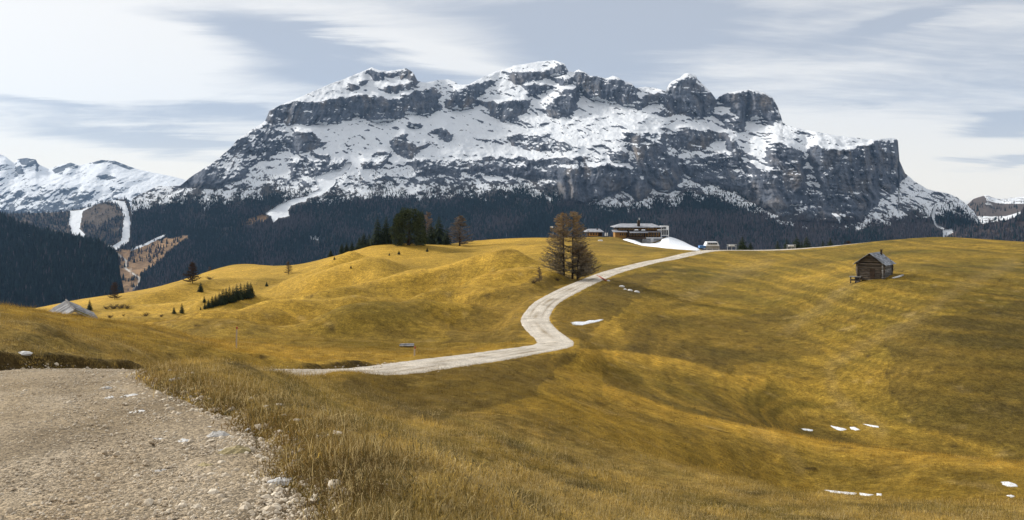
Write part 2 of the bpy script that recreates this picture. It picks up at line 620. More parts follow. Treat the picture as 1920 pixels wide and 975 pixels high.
CP += rowpts(1350, (975, 13.5), (889, 26), (850, 38), (786, 50), (740, 64), (690, 78), (650, 90), (600, 106), (550, 128), (500, 160), (469, 200))
CP += [(1350, 32, 10.6), (1350, 245, 14.2), (1350, 300, 16.5), (1350, 400, 32)]
CP += rowpts(1500, (975, 14.5), (931, 24), (870, 42), (817, 50), (804, 66.5), (760, 73), (700, 82), (640, 95), (580, 112), (530, 132), (490, 160), (466, 205))
CP += [(1500, 35, 12.6), (1500, 59, 16.2), (1500, 265, 16), (1500, 400, 34)]
CP += rowpts(1635, (975, 15.5), (952, 23), (927, 36.5), (900, 40), (839, 47), (810, 67), (760, 73), (690, 81), (630, 91), (570, 104), (524, 116), (480, 155), (452, 195))
CP += [(1635, 31, 11.4), (1635, 58, 17.3), (1635, 265, 16), (1635, 400, 34)]
CP += rowpts(1760, (975, 16), (951, 22), (910, 37), (854, 44), (820, 65), (760, 71), (680, 79), (600, 92), (530, 113), (480, 145), (443, 190))
CP += [(1760, 30.5, 11.6), (1760, 55, 17.2), (1760, 265, 15), (1760, 400, 34)]
CP += rowpts(1900, (975, 16.5), (953, 21), (915, 36), (868, 43), (820, 64), (740, 73), (640, 87), (560, 106), (500, 131), (452, 180))
CP += [(1900, 29.5, 11.3), (1900, 54, 17.1), (1900, 255, 15), (1900, 400, 34)]
CP += [(2500, 3, 2.2), (2500, 10, 4.6), (2500, 20, 7.5), (2500, 40, 12), (2500, 62, 16), (2500, 120, 10), (2500, 180, 9), (2500, 260, 16), (2500, 400, 36)]
CP += [(-600, 3, 1.75), (-600, 6, 1.9), (-600, 15, 2.8), (-600, 40, 4.4), (-600, 80, 11), (-600, 200, 27), (-600, 300, 44)]
CP += rowpts(1570, (953, 18.5)) + rowpts(1800, (960, 18.5))
CP += [(u, 2.0, 1.75 + max(0, (u - 500)) * .00025) for u in (300, 600, 1000, 1400, 1900)]
CP += [(u, 3.4, h) for u, h in ((0, 1.78), (400, 1.8), (600, 1.95), (900, 2.3), (1400, 2.7), (1900, 2.9))]
CP += [(u, 520, 62) for u in (-600, 0, 300, 600, 900, 1200, 1500, 1900, 2500)]

# the gravel road, centre line on the ground (x, y) with half width, and its drop
ROAD = [(-3.0, -3.0, 2.6, None), (-3.25, 2.0, 2.6, None), (-3.9, 6, 2.42, None), (-5.2, 9, 1.9, None), (-7.0, 12, 1.6, None), (-8.6, 15, 1.8, None),
        (-9.1, 17.6, 2.1, 3.4), (-8.6, 20, 2.0, 3.95), (-8.1, 23, 1.8, 4.55), (-8.1, 28, 1.75, 5.75), (-8.7, 34, 1.75, 6.5), (-6.0, 41.5, 1.75, 8.05), (-2.4, 50, 1.75, 9.0),
        (1.0, 57, 1.45, 9.65), (3.2, 62.5, 1.4, 10.25), (3.3, 67, 1.35, 10.6), (2.6, 75, 1.35, 10.95), (2.2, 82, 1.35, 11.05), (3.2, 92, 1.35, 10.95),
        (6.8, 107, 1.5, 10.8), (14.0, 130, 1.5, 10.6), (26.0, 157, 1.5, 10.3), (43.5, 189, 1.8, 10.05), (58, 204, 1.5, 10.4), (72, 209, 1.2, 10.4),
        (87, 206, .9, 9.15), (97, 203, .8, 7.9), (110, 202, .8, 7.3)]
for x, y, hw, h in ROAD:
    if h is not None and y < 200:
        CP.append((CU + F * x / y, y, h))


def tps_setup(cp):
    A = np.array(cp, float)
    q = np.stack([A[:, 0] / 520., np.log(A[:, 1]) * 1.55], -1)
    n = len(q)
    r2 = ((q[:, None] - q[None]) ** 2).sum(-1)
    K = .5 * r2 * np.log(r2 + 1e-12) + np.eye(n) * 2e-4
    Pm = np.concatenate([np.ones((n, 1)), q], 1)
    L = np.block([[K, Pm], [Pm.T, np.zeros((3, 3))]])
    val = A[:, 2] / np.sqrt(A[:, 1])
    wts = np.linalg.solve(L, np.concatenate([val, np.zeros(3)]))
    return q, wts


_Q, _W = tps_setup(CP)


def base_drop(x, y):
    """drop below the eye without small relief"""
    shp = np.shape(x)
    x = np.ravel(np.asarray(x, float))
    y = np.ravel(np.asarray(y, float))
    yy = np.maximum(y, 1.4)
    qq = np.stack([(CU + F * np.clip(x / yy, -1.1, 1.1)) / 520., np.log(yy) * 1.55], -1)
    out = np.empty(len(x))
    for s0 in range(0, len(x), 40000):
        q = qq[s0:s0 + 40000]
        r2 = ((q[:, None, 0] - _Q[None, :, 0]) ** 2 + (q[:, None, 1] - _Q[None, :, 1]) ** 2)
        out[s0:s0 + 40000] = (.5 * r2 * np.log(r2 + 1e-12)) @ _W[:len(_Q)] + _W[-3] + q @ _W[-2:]
    return (out * np.sqrt(yy)).reshape(shp)


# smooth the road into a dense centre line
def spline(pts, n):
    p = np.array(pts, float)
    k = np.concatenate([[0], np.cumsum(np.hypot(*np.diff(p[:, :2], axis=0).T))])
    tt = np.linspace(0, k[-1], n)
    m = np.gradient(p, k, axis=0)
    i = np.clip(np.searchsorted(k, tt) - 1, 0, len(k) - 2)
    h = (k[i + 1] - k[i])[:, None]
    s_ = ((tt - k[i]) / h[:, 0])[:, None]
    return ((2 * s_ ** 3 - 3 * s_ ** 2 + 1) * p[i] + (s_ ** 3 - 2 * s_ ** 2 + s_) * h * m[i] + (-2 * s_ ** 3 + 3 * s_ ** 2) * p[i + 1] + (s_ ** 3 - s_ ** 2) * h * m[i + 1])


RC = spline([(x, y, hw) for x, y, hw, h in ROAD], 900)
RC = blur(RC, 6, 0)
RZ = -base_drop(RC[:, 0], RC[:, 1])
RZ = blur(RZ, 9, 0)
_coarse = np.arange(0, 900, 6)
RPTS = [(RC[i, 0], RC[i, 1]) for i in _coarse]


def base_hit(u, v, lo=60.0, hi=300.0):
    ys = np.exp(np.linspace(math.log(lo), math.log(hi), 400))
    xs = (u - CU) / F * ys
    zs = -base_drop(xs, ys)
    ray = (HV - v) / F * ys
    k_ = np.argmax(zs >= ray) if (zs >= ray).any() else np.argmax(zs / ys)
    return xs[k_], ys[k_]


FOLDS = [([(1010, 480), (930, 489), (860, 504), (800, 520), (740, 536), (660, 553), (560, 582), (480, 597)], 1.6, 8), ([(1012, 508), (940, 538), (870, 568), (780, 602), (700, 621), (630, 632)], 1.7, 6.5),
         ([(770, 512), (700, 507), (650, 517), (600, 537), (560, 552)], 1.8, 7), ([(705, 478), (640, 498), (600, 520), (560, 538), (520, 552)], 1.7, 7),
         ([(1040, 518), (990, 548), (930, 578), (880, 597), (830, 615)], .9, 5), ([(560, 606), (480, 609), (420, 611), (330, 616)], 1.1, 5), ([(860, 547), (760, 562), (690, 571), (600, 587)], 1.4, 5.5),
         ([(520, 640), (440, 622), (360, 628), (250, 610)], .7, 5), ([(470, 520), (400, 540), (300, 560), (200, 575)], 1.5, 8), ([(520, 520), (460, 545), (430, 565), (330, 585)], 1.2, 7)]
FOLDW = [([base_hit(u, v) for u, v in f], a_, w_) for f, a_, w_ in FOLDS]


def folds(x, y):
    out = np.zeros(x.shape)
    m_ = (y > 55) & (y < 290) & (x < 22)
    if m_.any():
        xs, ys = x[m_], y[m_]
        xs = xs + 2.5 * perlin(xs / 14, ys / 14, 87)
        ys = ys + 2.5 * perlin(xs / 12, ys / 12, 88)
        o_ = np.zeros(xs.shape)
        for f, a_, w_ in FOLDW:
            d, par = segdist(xs, ys, f)
            end = sstep(0, .8, par) * sstep(len(f) - 1, len(f) - 1.8, par)
            o_ = o_ + 1.75 * a_ * np.exp(-(d / (w_ * .85)) ** 2) * end
        out[m_] = o_
    return out


def relief(x, y):
    """hummocks and unevenness of the meadow"""
    wl = sstep(62, 115, y) * (1 - sstep(270, 330, y))
    uu = CU + F * x / np.maximum(y, 1.4)
    wl = wl * sstep(1120, 940, uu) * sstep(60, 300, uu)
    tap = 1 - .93 * sstep(165, 212, y)
    wx_ = x + .35 * y + 9 * perlin(x / 34, y / 34, 4)
    n_ = perlin(wx_ / 44, (y - .25 * x) / 17 + .5 * perlin(x / 40, y / 30, 9), 21)
    n2_ = perlin(wx_ / 21, (y - .2 * x) / 10, 25)
    hum = wl * tap * (1.5 * n_ + 1.0 * n2_ + .5 * ridged(wx_ / 15, (y - .2 * x) / 8, 2, 27) + .35 * fbm(x / 7, y / 8, 2, 31) - .25)
    rest = (1 - .7 * wl) * (.45 * fbm(x / 34, y / 34, 3, 41) * sstep(14, 70, y) * (1 - .7 * sstep(140, 185, y)) - .25 * sstep(170, 200, y))
    terr = .09 * perlin((x - .55 * y) / 2.6, (x + y) / 9, 45) * sstep(6, 12, y) * (1 - sstep(38, 60, y))
    small = .06 * fbm(x / 1.1, y / 1.1, 3, 51) * (1 - sstep(40, 90, y)) + .08 * fbm(x / 4.5, y / 4.5, 2, 61) * sstep(3, 10, y)
    return hum + rest + terr + small + folds(x, y) * (1 - .6 * sstep(205, 240, y)) - 1.0 * wl * tap


_RCx, _RCy = RC[:, 0], RC[:, 1]
_ord = np.argsort(_RCy[:640])


def road_query(x, y):
    """distance to the road's centre line, index along it and side (+1 left), only worked out near the road"""
    d, par, sd = np.full(x.shape, 99.0), np.zeros(x.shape), np.ones(x.shape)
    xr = np.interp(y, _RCy[_ord], _RCx[_ord])
    near = ((np.abs(x - xr) < 13 + .14 * y) & (y < 175)) | ((y >= 165) & (y < 222) & (x > 15))
    if near.any():
        xs, ys = x[near], y[near]
        best, pp, ss = np.full(xs.shape, 1e9), np.zeros(xs.shape), np.zeros(xs.shape)
        for i in range(len(RPTS) - 1):
            ax, ay = RPTS[i]
            bx, by = RPTS[i + 1]
            t_ = np.clip(((xs - ax) * (bx - ax) + (ys - ay) * (by - ay)) / ((bx - ax) ** 2 + (by - ay) ** 2), 0, 1)
            q_ = (xs - ax - t_ * (bx - ax)) ** 2 + (ys - ay - t_ * (by - ay)) ** 2
            m_ = q_ < best
            best[m_] = q_[m_]
            pp[m_] = i + t_[m_]
            ss[m_] = np.sign((bx - ax) * (ys - ay) - (by - ay) * (xs - ax))[m_]
        d[near], par[near], sd[near] = np.sqrt(best), pp, ss
    return d, par, sd


def bank_zone(x, y, sd=None):
    """where the turf is cut by an earth bank above the road"""
    if sd is None:
        sd = road_query(x, y)[2]
    n_ = .75 + .5 * perlin(x / 2.2, y / 2.2, 77)
    return (sd > 0) * n_ * (sstep(14.5, 17, y) * sstep(26, 22.5, y) + sstep(38.0, 39.5, y) * sstep(44.5, 43, y))


def ground(x, y, carve=True):
    x = np.asarray(x, float)
    y = np.asarray(y, float)
    z = -base_drop(x, y)
    d, par, sd = road_query(x, y)
    idx = np.clip(par * 6, 0, 899)
    rz = np.interp(idx, np.arange(900), RZ)
    hw = np.interp(idx, np.arange(900), RC[:, 2])
    edge = .22 * fbm(x * .9, y * .9, 3, 71) * (1 + sstep(12, 4, y))
    e = d + edge - hw
    z = z + relief(x, y) * sstep(-.2, 3.5, e)
    sh = sstep(2.6, .2, e)                       # shoulder follows the road level
    z = z * (1 - sh) + rz * sh
    z = z + .12 * sstep(-.05, .45, e) * sstep(60, 25, y) * (1 - (sd < 0) * sstep(17, 21, y))     # turf lip
    bz = bank_zone(x, y, sd)
    z = z + bz * .26 * sstep(.0, .35, e) * sstep(4.5, 1.0, e)
    if carve:
        z = z - .16 * sstep(.05, -.2, e)
    return z, e


def ground1(x, y):
    return float(ground(np.array([x]), np.array([y]))[0][0])


def at_u(u, Y):
    x = (u - CU) / F * Y
    return x, Y, ground1(x, Y)


# ------------------------------------------------------------------ turf colour
def C(r, g, b_):
    return np.array([((c / 255 + .055) / 1.055) ** 2.4 if c > 10 else c / 255 / 12.92 for c in (r, g, b_)])


GOLD, OLIVE, BROWN, STRAW, GREEN = C(191, 153, 61), C(121, 101, 38), C(75, 64, 35), C(180, 154, 98), C(78, 77, 35)
TRACKS = [[(1900, 492), (1800, 540), (1700, 612), (1600, 655), (1555, 690), (1562, 735), (1610, 780), (1650, 805)],
          [(1285, 560), (1360, 520), (1440, 492)], [(1420, 812), (1480, 850), (1500, 880)], [(1640, 500), (1560, 560), (1480, 620)]]


def turf(x, y, z):
    u, v = to_uv(x, y, z)
    n1 = fbm(x / 23, y / 23, 4, 81)
    n2 = fbm(x / 6.5, y / 6.5, 4, 91)
    n3 = fbm(x / 55 + n1 * .3, y / 14, 3, 101)
    lefthill = sstep(1090, 960, u) * sstep(60, 110, y)
    near = sstep(34, 14, y)
    c = OLIVE[None] + (GOLD - OLIVE)[None] * np.clip(.46 + .75 * n1 + .45 * n2, 0, 1)[:, None]

    def mixto(c, col, f):
        return c + (col[None] - c) * np.clip(f, 0, 1)[:, None]
    c = mixto(c, GOLD, lefthill * (.45 + .5 * n1))
    right = sstep(1050, 1300, u) * sstep(30, 50, y)
    c = mixto(c, GREEN, right * (.36 + .6 * n3))
    c = mixto(c, BROWN, .12 + .7 * n2 + .35 * n3 - .2 * lefthill - .06 * right)
    c = mixto(c, C(186, 156, 84), near * (.70 + .7 * n2 - .2 * n1))
    c = mixto(c, GREEN, near * (.18 + .9 * fbm(x / 2.2, y / 2.2, 3, 111)))
    c = mixto(c, BROWN, near * (.06 + 1.3 * fbm(x / 1.3, y / 1.3, 3, 121)))
    # lit crests and shaded hollows of the right-hand folds, painted into the turf colour
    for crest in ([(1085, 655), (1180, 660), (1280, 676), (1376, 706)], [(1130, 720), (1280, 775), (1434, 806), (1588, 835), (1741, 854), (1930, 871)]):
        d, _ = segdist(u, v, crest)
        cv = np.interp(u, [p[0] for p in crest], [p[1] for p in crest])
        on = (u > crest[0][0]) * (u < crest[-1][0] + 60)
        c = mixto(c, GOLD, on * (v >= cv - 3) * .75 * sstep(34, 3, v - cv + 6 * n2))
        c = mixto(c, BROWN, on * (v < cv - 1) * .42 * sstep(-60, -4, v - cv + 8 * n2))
    stl = perlin(x / 26 + .4 * n2, (z + .12 * x) / .34 + 2 * n1, 131)      # mown swathes following the slope
    c = mixto(c, BROWN, right * .28 * sstep(.05, .5, stl))
    c = mixto(c, GOLD, right * .30 * sstep(.1, .5, -stl))
    # tussocks, cattle steps and bare specks
    mid_ = sstep(9, 22, y) * sstep(230, 120, y)
    tus = fbm(x / 1.5, y / 1.5, 3, 141, .6)
    c = c * (1 + mid_ * (.28 * tus + .25 * perlin(x / 9 + .5 * n2, (z + .05 * x) / .13 + n1, 143)))[:, None]
    c = mixto(c, C(58, 46, 26), mid_ * .7 * sstep(.42, .62, fbm(x / 2.4, y / 1.9, 3, 147)))
    c = mixto(c, STRAW, mid_ * .45 * sstep(.32, .6, fbm(x / 3.1, y / 2.3, 3, 149)))
    # darker brown herbage in the hollow and beside the road, olive on the left
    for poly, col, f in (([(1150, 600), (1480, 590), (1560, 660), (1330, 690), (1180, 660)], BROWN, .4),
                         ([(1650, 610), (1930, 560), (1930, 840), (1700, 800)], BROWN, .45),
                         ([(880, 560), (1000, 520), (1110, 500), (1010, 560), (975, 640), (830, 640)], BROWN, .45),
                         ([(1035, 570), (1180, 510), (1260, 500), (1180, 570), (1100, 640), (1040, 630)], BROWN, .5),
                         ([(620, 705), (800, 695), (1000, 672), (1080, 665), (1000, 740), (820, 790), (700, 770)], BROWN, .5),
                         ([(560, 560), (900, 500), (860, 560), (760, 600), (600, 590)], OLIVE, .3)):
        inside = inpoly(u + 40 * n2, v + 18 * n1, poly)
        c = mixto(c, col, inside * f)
    for tr in TRACKS:
        d, _ = segdist(u, v * 1.0, tr)
        c = mixto(c, STRAW * .8, .24 * sstep(18, 2, d + 14 * n2))
    return c


# meadow mesh
ucol = np.concatenate([np.linspace(-700, -80, 40)[:-1], np.linspace(-80, 2000, 760), np.linspace(2000, 2620, 40)[1:]])
yrow = np.exp(np.linspace(math.log(1.4), math.log(520), 580))
UU, YY = np.meshgrid(ucol, yrow)
XX = (UU - CU) / F * YY
ZZ, EE = ground(XX.ravel(), YY.ravel())
PT = np.stack([XX.ravel(), YY.ravel(), ZZ], -1)
me = mesh_np('meadow', PT, grid_faces(*UU.shape), M['meadow'])
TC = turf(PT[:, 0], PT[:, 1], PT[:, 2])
# bare earth on the cut banks and at the torn turf edge
BZ = bank_zone(PT[:, 0], PT[:, 1])
lip = np.clip(BZ * 1.3, 0, 1) * sstep(-.3, .0, EE) * sstep(.6, .3, EE + .25 * fbm(PT[:, 0] / .6, PT[:, 1] / .6, 3, 83))
lip = np.maximum(lip, .75 * sstep(-.3, 0, EE) * sstep(.35, .1, EE) * (PT[:, 1] < 20) * np.clip(.4 + 1.5 * fbm(PT[:, 0] / .7, PT[:, 1] / .7, 3, 79), 0, 1))
TC = TC + (C(84, 68, 36)[None] - TC) * np.clip(lip, 0, 1)[:, None]
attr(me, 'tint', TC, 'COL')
meadow = tag(link('meadow', me), kind='structure')

# road mesh
nw = 17
tang = np.gradient(RC[:, :2], axis=0)
tang /= np.linalg.norm(tang, axis=1, keepdims=True)
nor = np.stack([tang[:, 1], -tang[:, 0]], -1)
sx = np.linspace(-1, 1, nw)
wob = .12
RX = RC[:, None, 0] + nor[:, None, 0] * sx[None] * (RC[:, None, 2] + .35)
RY = RC[:, None, 1] + nor[:, None, 1] * sx[None] * (RC[:, None, 2] + .35)
lift = -.22 * sstep(.82, 1.0, np.abs(sx))[None] + .05 * (1 - sx[None] ** 2)
rut = -.035 * np.exp(-((np.abs(sx) - .45) / .16) ** 2)[None]
RZZ = RZ[:, None] + lift + rut + .03 * fbm(RX / 1.1, RY / 1.1, 3, 131)
RP = np.stack([RX, RY, RZZ], -1)
me = mesh_np('gravel_road', RP, grid_faces(900, nw), M['road'])
n1 = fbm(RX / 3, RY / 3, 4, 141).ravel()
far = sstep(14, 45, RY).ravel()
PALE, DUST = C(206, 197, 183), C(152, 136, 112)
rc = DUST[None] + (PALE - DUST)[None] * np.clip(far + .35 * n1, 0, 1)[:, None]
dirt = sstep(.0, .45, fbm(RX / 1.7, RY / 2.6, 4, 145).ravel()) * (1 - .6 * far)
rc = rc + (C(112, 97, 74)[None] - rc) * (dirt * .65)[:, None]
mid = (np.exp(-((sx + .0) / .13) ** 2)[None] * np.ones((900, 1))).ravel() * np.clip(.35 + 1.2 * fbm(RX / 6, RY / 6, 3, 151).ravel(), 0, 1)
rc = rc + (C(128, 106, 68)[None] - rc) * (mid * .95)[:, None]
rt = (np.exp(-((np.abs(sx) - .38) / .07) ** 2)[None] * np.ones((900, 1))).ravel() * np.clip(.3 + 1.3 * fbm(RX / 9, RY / 9, 3, 155).ravel(), 0, 1)
rc = rc + (C(132, 114, 88)[None] - rc) * (rt * .75)[:, None]
eg = (sstep(.72, .98, np.abs(sx))[None] * np.ones((900, 1))).ravel() * np.clip(.5 + fbm(RX / 1.5, RY / 1.5, 3, 161).ravel(), 0, 1)
rc = rc + (C(146, 120, 76)[None] - rc) * (eg * .7)[:, None]
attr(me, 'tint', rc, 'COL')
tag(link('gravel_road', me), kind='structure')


def road_at(x, y):
    d, par, _s = road_query(x, y)
    idx = np.clip(par * 6, 0, 899)
    hw = np.interp(idx, np.arange(900), RC[:, 2])
    return np.interp(idx, np.arange(900), RZ), d, hw


def hit(u, v, lo=3.0, hi=120.0):
    """first point of the ground seen through a photo pixel; the crest when the ray passes over it"""
    ys = np.exp(np.linspace(math.log(lo), math.log(hi), 240))
    xs = (u - CU) / F * ys
    zs, es = ground(xs, ys)
    rz__, rd__, rw__ = road_at(xs, ys)
    zs = np.where(es < .1, np.maximum(zs, rz__), zs)
    ray = (HV - v) / F * ys
    if not (zs >= ray).any():
        k_ = np.argmax(zs / ys)
        return float(xs[k_]), float(ys[k_]), float(zs[k_])
    k_ = max(1, int(np.argmax(zs >= ray)))
    d0, d1 = ray[k_ - 1] - zs[k_ - 1], zs[k_] - ray[k_]
    f_ = min(1.0, max(0.0, d0 / (d0 + d1 + 1e-9)))
    return tuple(float(q_[k_ - 1] + (q_[k_] - q_[k_ - 1]) * f_) for q_ in (xs, ys, zs))

# ------------------------------------------------------------------ the massif and its forest skirt
def Z(ox, oy, sc, pts):
    return [(ox + x / sc, oy + y / sc) for x, y in pts]


def line(pts):
    p = np.array(pts, float)
    return lambda u: np.interp(u, p[:, 0], p[:, 1])


SKY = line([(150, 480), (190, 474), (215, 470), (243, 455), (246, 420), (247, 374), (262, 364), (277, 358), (295, 349), (323, 349), (338, 348), (360, 330), (400, 305), (432, 278),
            (445, 262), (470, 245), (497, 227), (505, 208), (530, 195), (560, 183), (590, 170), (620, 157), (650, 146), (680, 134), (697, 126), (704, 129), (712, 132), (730, 133),
            (750, 130), (762, 128), (775, 136), (783, 152), (800, 155), (822, 150), (840, 149), (852, 153), (860, 159), (880, 158), (905, 145), (930, 134), (958, 126), (962, 123),
            (985, 120), (1010, 115), (1040, 113), (1058, 119), (1066, 134), (1076, 135), (1085, 130), (1100, 137), (1105, 142), (1120, 143), (1135, 147), (1150, 142), (1160, 145),
            (1165, 150), (1185, 157), (1192, 165), (1210, 163), (1230, 165), (1248, 170), (1254, 158), (1260, 152), (1275, 146), (1283, 138), (1291, 137), (1304, 141), (1309, 150),
            (1320, 160), (1335, 175), (1343, 187), (1350, 180), (1365, 174), (1385, 170), (1410, 168), (1430, 173), (1448, 182), (1458, 200), (1464, 217), (1468, 230), (1485, 238),
            (1520, 245), (1560, 253), (1600, 258), (1640, 262), (1665, 259), (1680, 260), (1684, 264), (1686, 300), (1697, 325), (1715, 340), (1740, 355), (1758, 359), (1775, 362),
            (1795, 370), (1812, 383), (1825, 395), (1835, 412), (1860, 450), (1900, 470)])
TREE = line([(200, 372), (340, 352), (400, 352), (440, 345), (500, 336), (545, 342), (600, 350), (660, 348), (700, 340), (760, 346), (860, 338), (960, 335), (1040, 345), (1100, 356), (1180, 364),
             (1260, 352), (1300, 342), (1350, 342), (1400, 360), (1450, 384), (1520, 398), (1600, 398), (1650, 392), (1700, 386), (1742, 382), (1765, 370), (1800, 375), (1900, 400)])
a2, a3, a4, a5 = (330, 100, 3.25), (780, 100, 3.25), (1200, 120, 2.667), (1100, 240, 4.4325)
CLIFF = [
    Z(*a2, [(545, 410), (640, 430), (740, 425), (870, 430), (920, 425), (990, 410), (1040, 400), (1100, 370), (1200, 410), (1300, 410), (1365, 380), (1420, 360), (1500, 370), (1560, 370), (1600, 345), (1600, 270), (1560, 205), (1500, 215), (1400, 240), (1360, 270),
            (1300, 280), (1240, 250), (1150, 250), (1050, 260), (960, 270), (900, 290), (820, 300), (740, 290), (640, 310), (570, 345)]),
    Z(*a2, [(1030, 205), (1060, 182), (1105, 190), (1100, 215), (1060, 226)]),
    Z(*a2, [(1160, 100), (1200, 85), (1225, 110), (1260, 120), (1255, 160), (1215, 160), (1195, 125)]),
    Z(*a2, [(1110, 175), (1140, 155), (1165, 165), (1155, 190), (1120, 190)]),
    Z(*a2, [(1280, 130), (1320, 108), (1375, 112), (1350, 135), (1290, 148)]),
    Z(*a2, [(1265, 200), (1330, 190), (1400, 180), (1475, 160), (1480, 195), (1420, 215), (1340, 235), (1275, 230)]),
    Z(*a2, [(1380, 100), (1420, 90), (1465, 130), (1470, 165), (1400, 155), (1360, 165)]),
    Z(*a3, [(185, 330), (200, 280), (240, 230), (300, 200), (340, 185), (400, 170), (470, 160), (480, 180), (420, 210), (400, 240), (350, 260), (390, 290), (370, 310), (330, 325), (270, 335)]),
    Z(*a3, [(575, 150), (590, 110), (640, 115), (700, 112), (780, 100), (850, 85), (880, 55), (915, 75), (930, 112), (880, 125), (820, 140), (750, 155), (690, 170), (640, 182), (600, 175)]),
    Z(*a3, [(640, 190), (680, 190), (740, 180), (800, 180), (830, 190), (800, 210), (760, 240), (730, 260), (690, 250), (670, 215)]),
    Z(*a3, [(390, 300), (440, 290), (520, 290), (600, 280), (650, 270), (700, 290), (680, 330), (660, 370), (600, 405), (540, 420), (490, 380), (450, 350)]),
    Z(*a3, [(785, 340), (830, 300), (840, 270), (880, 240), (930, 210), (980, 200), (985, 240), (965, 290), (970, 330), (940, 370), (890, 380), (840, 390), (815, 370)]),
    Z(*a3, [(960, 130), (1000, 100), (1050, 130), (1090, 145), (1140, 150), (1150, 190), (1160, 230), (1150, 290), (1100, 285), (1060, 270), (1030, 240), (1000, 230), (980, 190)]),
    Z(*a3, [(1155, 180), (1180, 145), (1230, 150), (1270, 180), (1310, 185), (1335, 210), (1345, 260), (1330, 290), (1400, 320), (1370, 338), (1310, 320), (1230, 300), (1180, 300), (1155, 290)]),
    Z(*a3, [(850, 150), (900, 140), (960, 150), (950, 180), (880, 190)]),
    Z(*a4, [(90, 245), (110, 200), (145, 160), (150, 110), (190, 85), (210, 65), (240, 40), (280, 60), (300, 95), (340, 130), (375, 180), (372, 205), (330, 200), (360, 230), (330, 270), (260, 268), (200, 258), (130, 258)]),
    Z(*a4, [(382, 165), (430, 145), (500, 135), (560, 128), (610, 140), (660, 165), (690, 215), (708, 278), (660, 284), (600, 268), (530, 268), (500, 270), (450, 240), (470, 210), (410, 190)]),
    Z(*a4, [(370, 250), (440, 250), (510, 275), (515, 325), (470, 335), (420, 300)]),
    Z(*a4, [(0, 165), (60, 140), (130, 145), (140, 175), (80, 190), (0, 215)]),
    Z(*a2, [(725, 485), (760, 470), (830, 485), (880, 520), (910, 550), (860, 575), (790, 605), (715, 595), (720, 540)]),
    Z(*a2, [(1340, 495), (1420, 480), (1400, 525), (1460, 555), (1540, 560), (1470, 590), (1440, 640), (1370, 640), (1330, 580), (1310, 540)]),
    Z(*a2, [(1410, 455), (1430, 415), (1490, 420), (1480, 450)]),
    Z(*a3, [(90, 470), (150, 455), (215, 490), (205, 530), (140, 520)]),
    Z(*a4, [(165, 370), (230, 318), (330, 330), (440, 350), (440, 380), (370, 385), (320, 420), (250, 432), (190, 405)]),
    Z(*a4, [(430, 355), (470, 370), (510, 450), (490, 515), (450, 505), (430, 420)]),
    Z(*a4, [(-30, 415), (50, 400), (100, 385), (140, 440), (175, 480), (120, 545), (60, 560), (-30, 540)]),
    Z(*a4, [(640, 430), (680, 378), (740, 400), (790, 440), (812, 520), (830, 640), (850, 700), (780, 700), (700, 740), (650, 640), (640, 540)]),
    Z(*a4, [(838, 450), (880, 398), (910, 410), (1020, 424), (1130, 398), (1160, 380), (1296, 380), (1296, 490), (1330, 550), (1290, 590), (1250, 640), (1180, 600), (1190, 690), (1120, 740), (1000, 725), (920, 640), (880, 540)]),
    Z(*a5, [(-230, 390), (-160, 330), (0, 330), (180, 282), (350, 325), (470, 425), (520, 520), (420, 610), (340, 490), (200, 540), (0, 620), (-200, 600)]),
    Z(*a5, [(400, 160), (600, 115), (680, 220), (640, 300), (740, 300), (770, 420), (700, 520), (600, 520), (520, 440), (400, 300), (370, 300)]),
    Z(*a5, [(200, 220), (280, 180), (340, 230), (320, 290), (220, 270)]),
    Z(*a4, [(560, 490), (640, 540), (700, 740), (640, 700), (560, 600)]),
]
MIXED = [
    Z(*a2, [(-20, 810), (140, 690), (250, 610), (350, 520), (440, 490), (560, 455), (700, 470), (720, 560), (640, 600), (560, 640), (440, 700), (400, 760), (280, 800), (150, 812)]),
    Z(*a2, [(690, 680), (760, 630), (900, 610), (1050, 640), (1000, 700), (850, 740), (700, 760)]),
    Z(*a2, [(1120, 670), (1250, 590), (1330, 600), (1250, 690), (1150, 700)]),
    Z(*a4, [(190, 470), (330, 430), (440, 440), (520, 480), (640, 520), (700, 740), (760, 790), (620, 720), (480, 640), (380, 600), (300, 600), (230, 540)]),
    Z(*a4, [(830, 520), (900, 640), (1000, 720), (1120, 740), (1100, 790), (900, 790), (760, 780), (850, 700)]),
    Z(*a3, [(-20, 640), (200, 650), (420, 640), (640, 620), (850, 640), (1000, 620), (1150, 650), (1000, 720), (850, 760), (600, 740), (300, 720), (0, 740)]),
    Z(*a3, [(560, 500), (640, 490), (820, 500), (1000, 570), (900, 600), (700, 580), (600, 560)]),
    Z(*a2, [(560, 420), (640, 440), (560, 470), (440, 500), (480, 450)]),
    Z(*a4, [(-80, 330), (160, 350), (190, 420), (60, 400), (-60, 420)]),
]
PISTE = [Z(240, 320, 4, [(1030, 320), (1120, 260), (1230, 215), (1330, 195), (1440, 140), (1400, 50), (1480, 20), (1600, -10), (1640, -60), (1680, -60), (1640, 0), (1560, 60), (1550, 100), (1480, 160), (1400, 190), (1340, 200),
                         (1330, 230), (1220, 260), (1200, 300), (1210, 340), (1130, 355), (1090, 390), (1070, 340)]),
         Z(0, 260, 3.25, [(780, 675), (880, 640), (960, 600), (1010, 583), (1005, 595), (960, 618), (890, 652), (800, 684)]),
         Z(240, 320, 4, [(1370, 485), (1440, 490), (1445, 525), (1370, 515)]),
         Z(1640, 330, 6.5, [(830, 650), (935, 640), (960, 690), (1020, 760), (820, 760)]),
         Z(1640, 330, 6.5, [(690, 500), (725, 370), (745, 365), (735, 440), (720, 520), (760, 590), (850, 640), (830, 655), (740, 610)])]
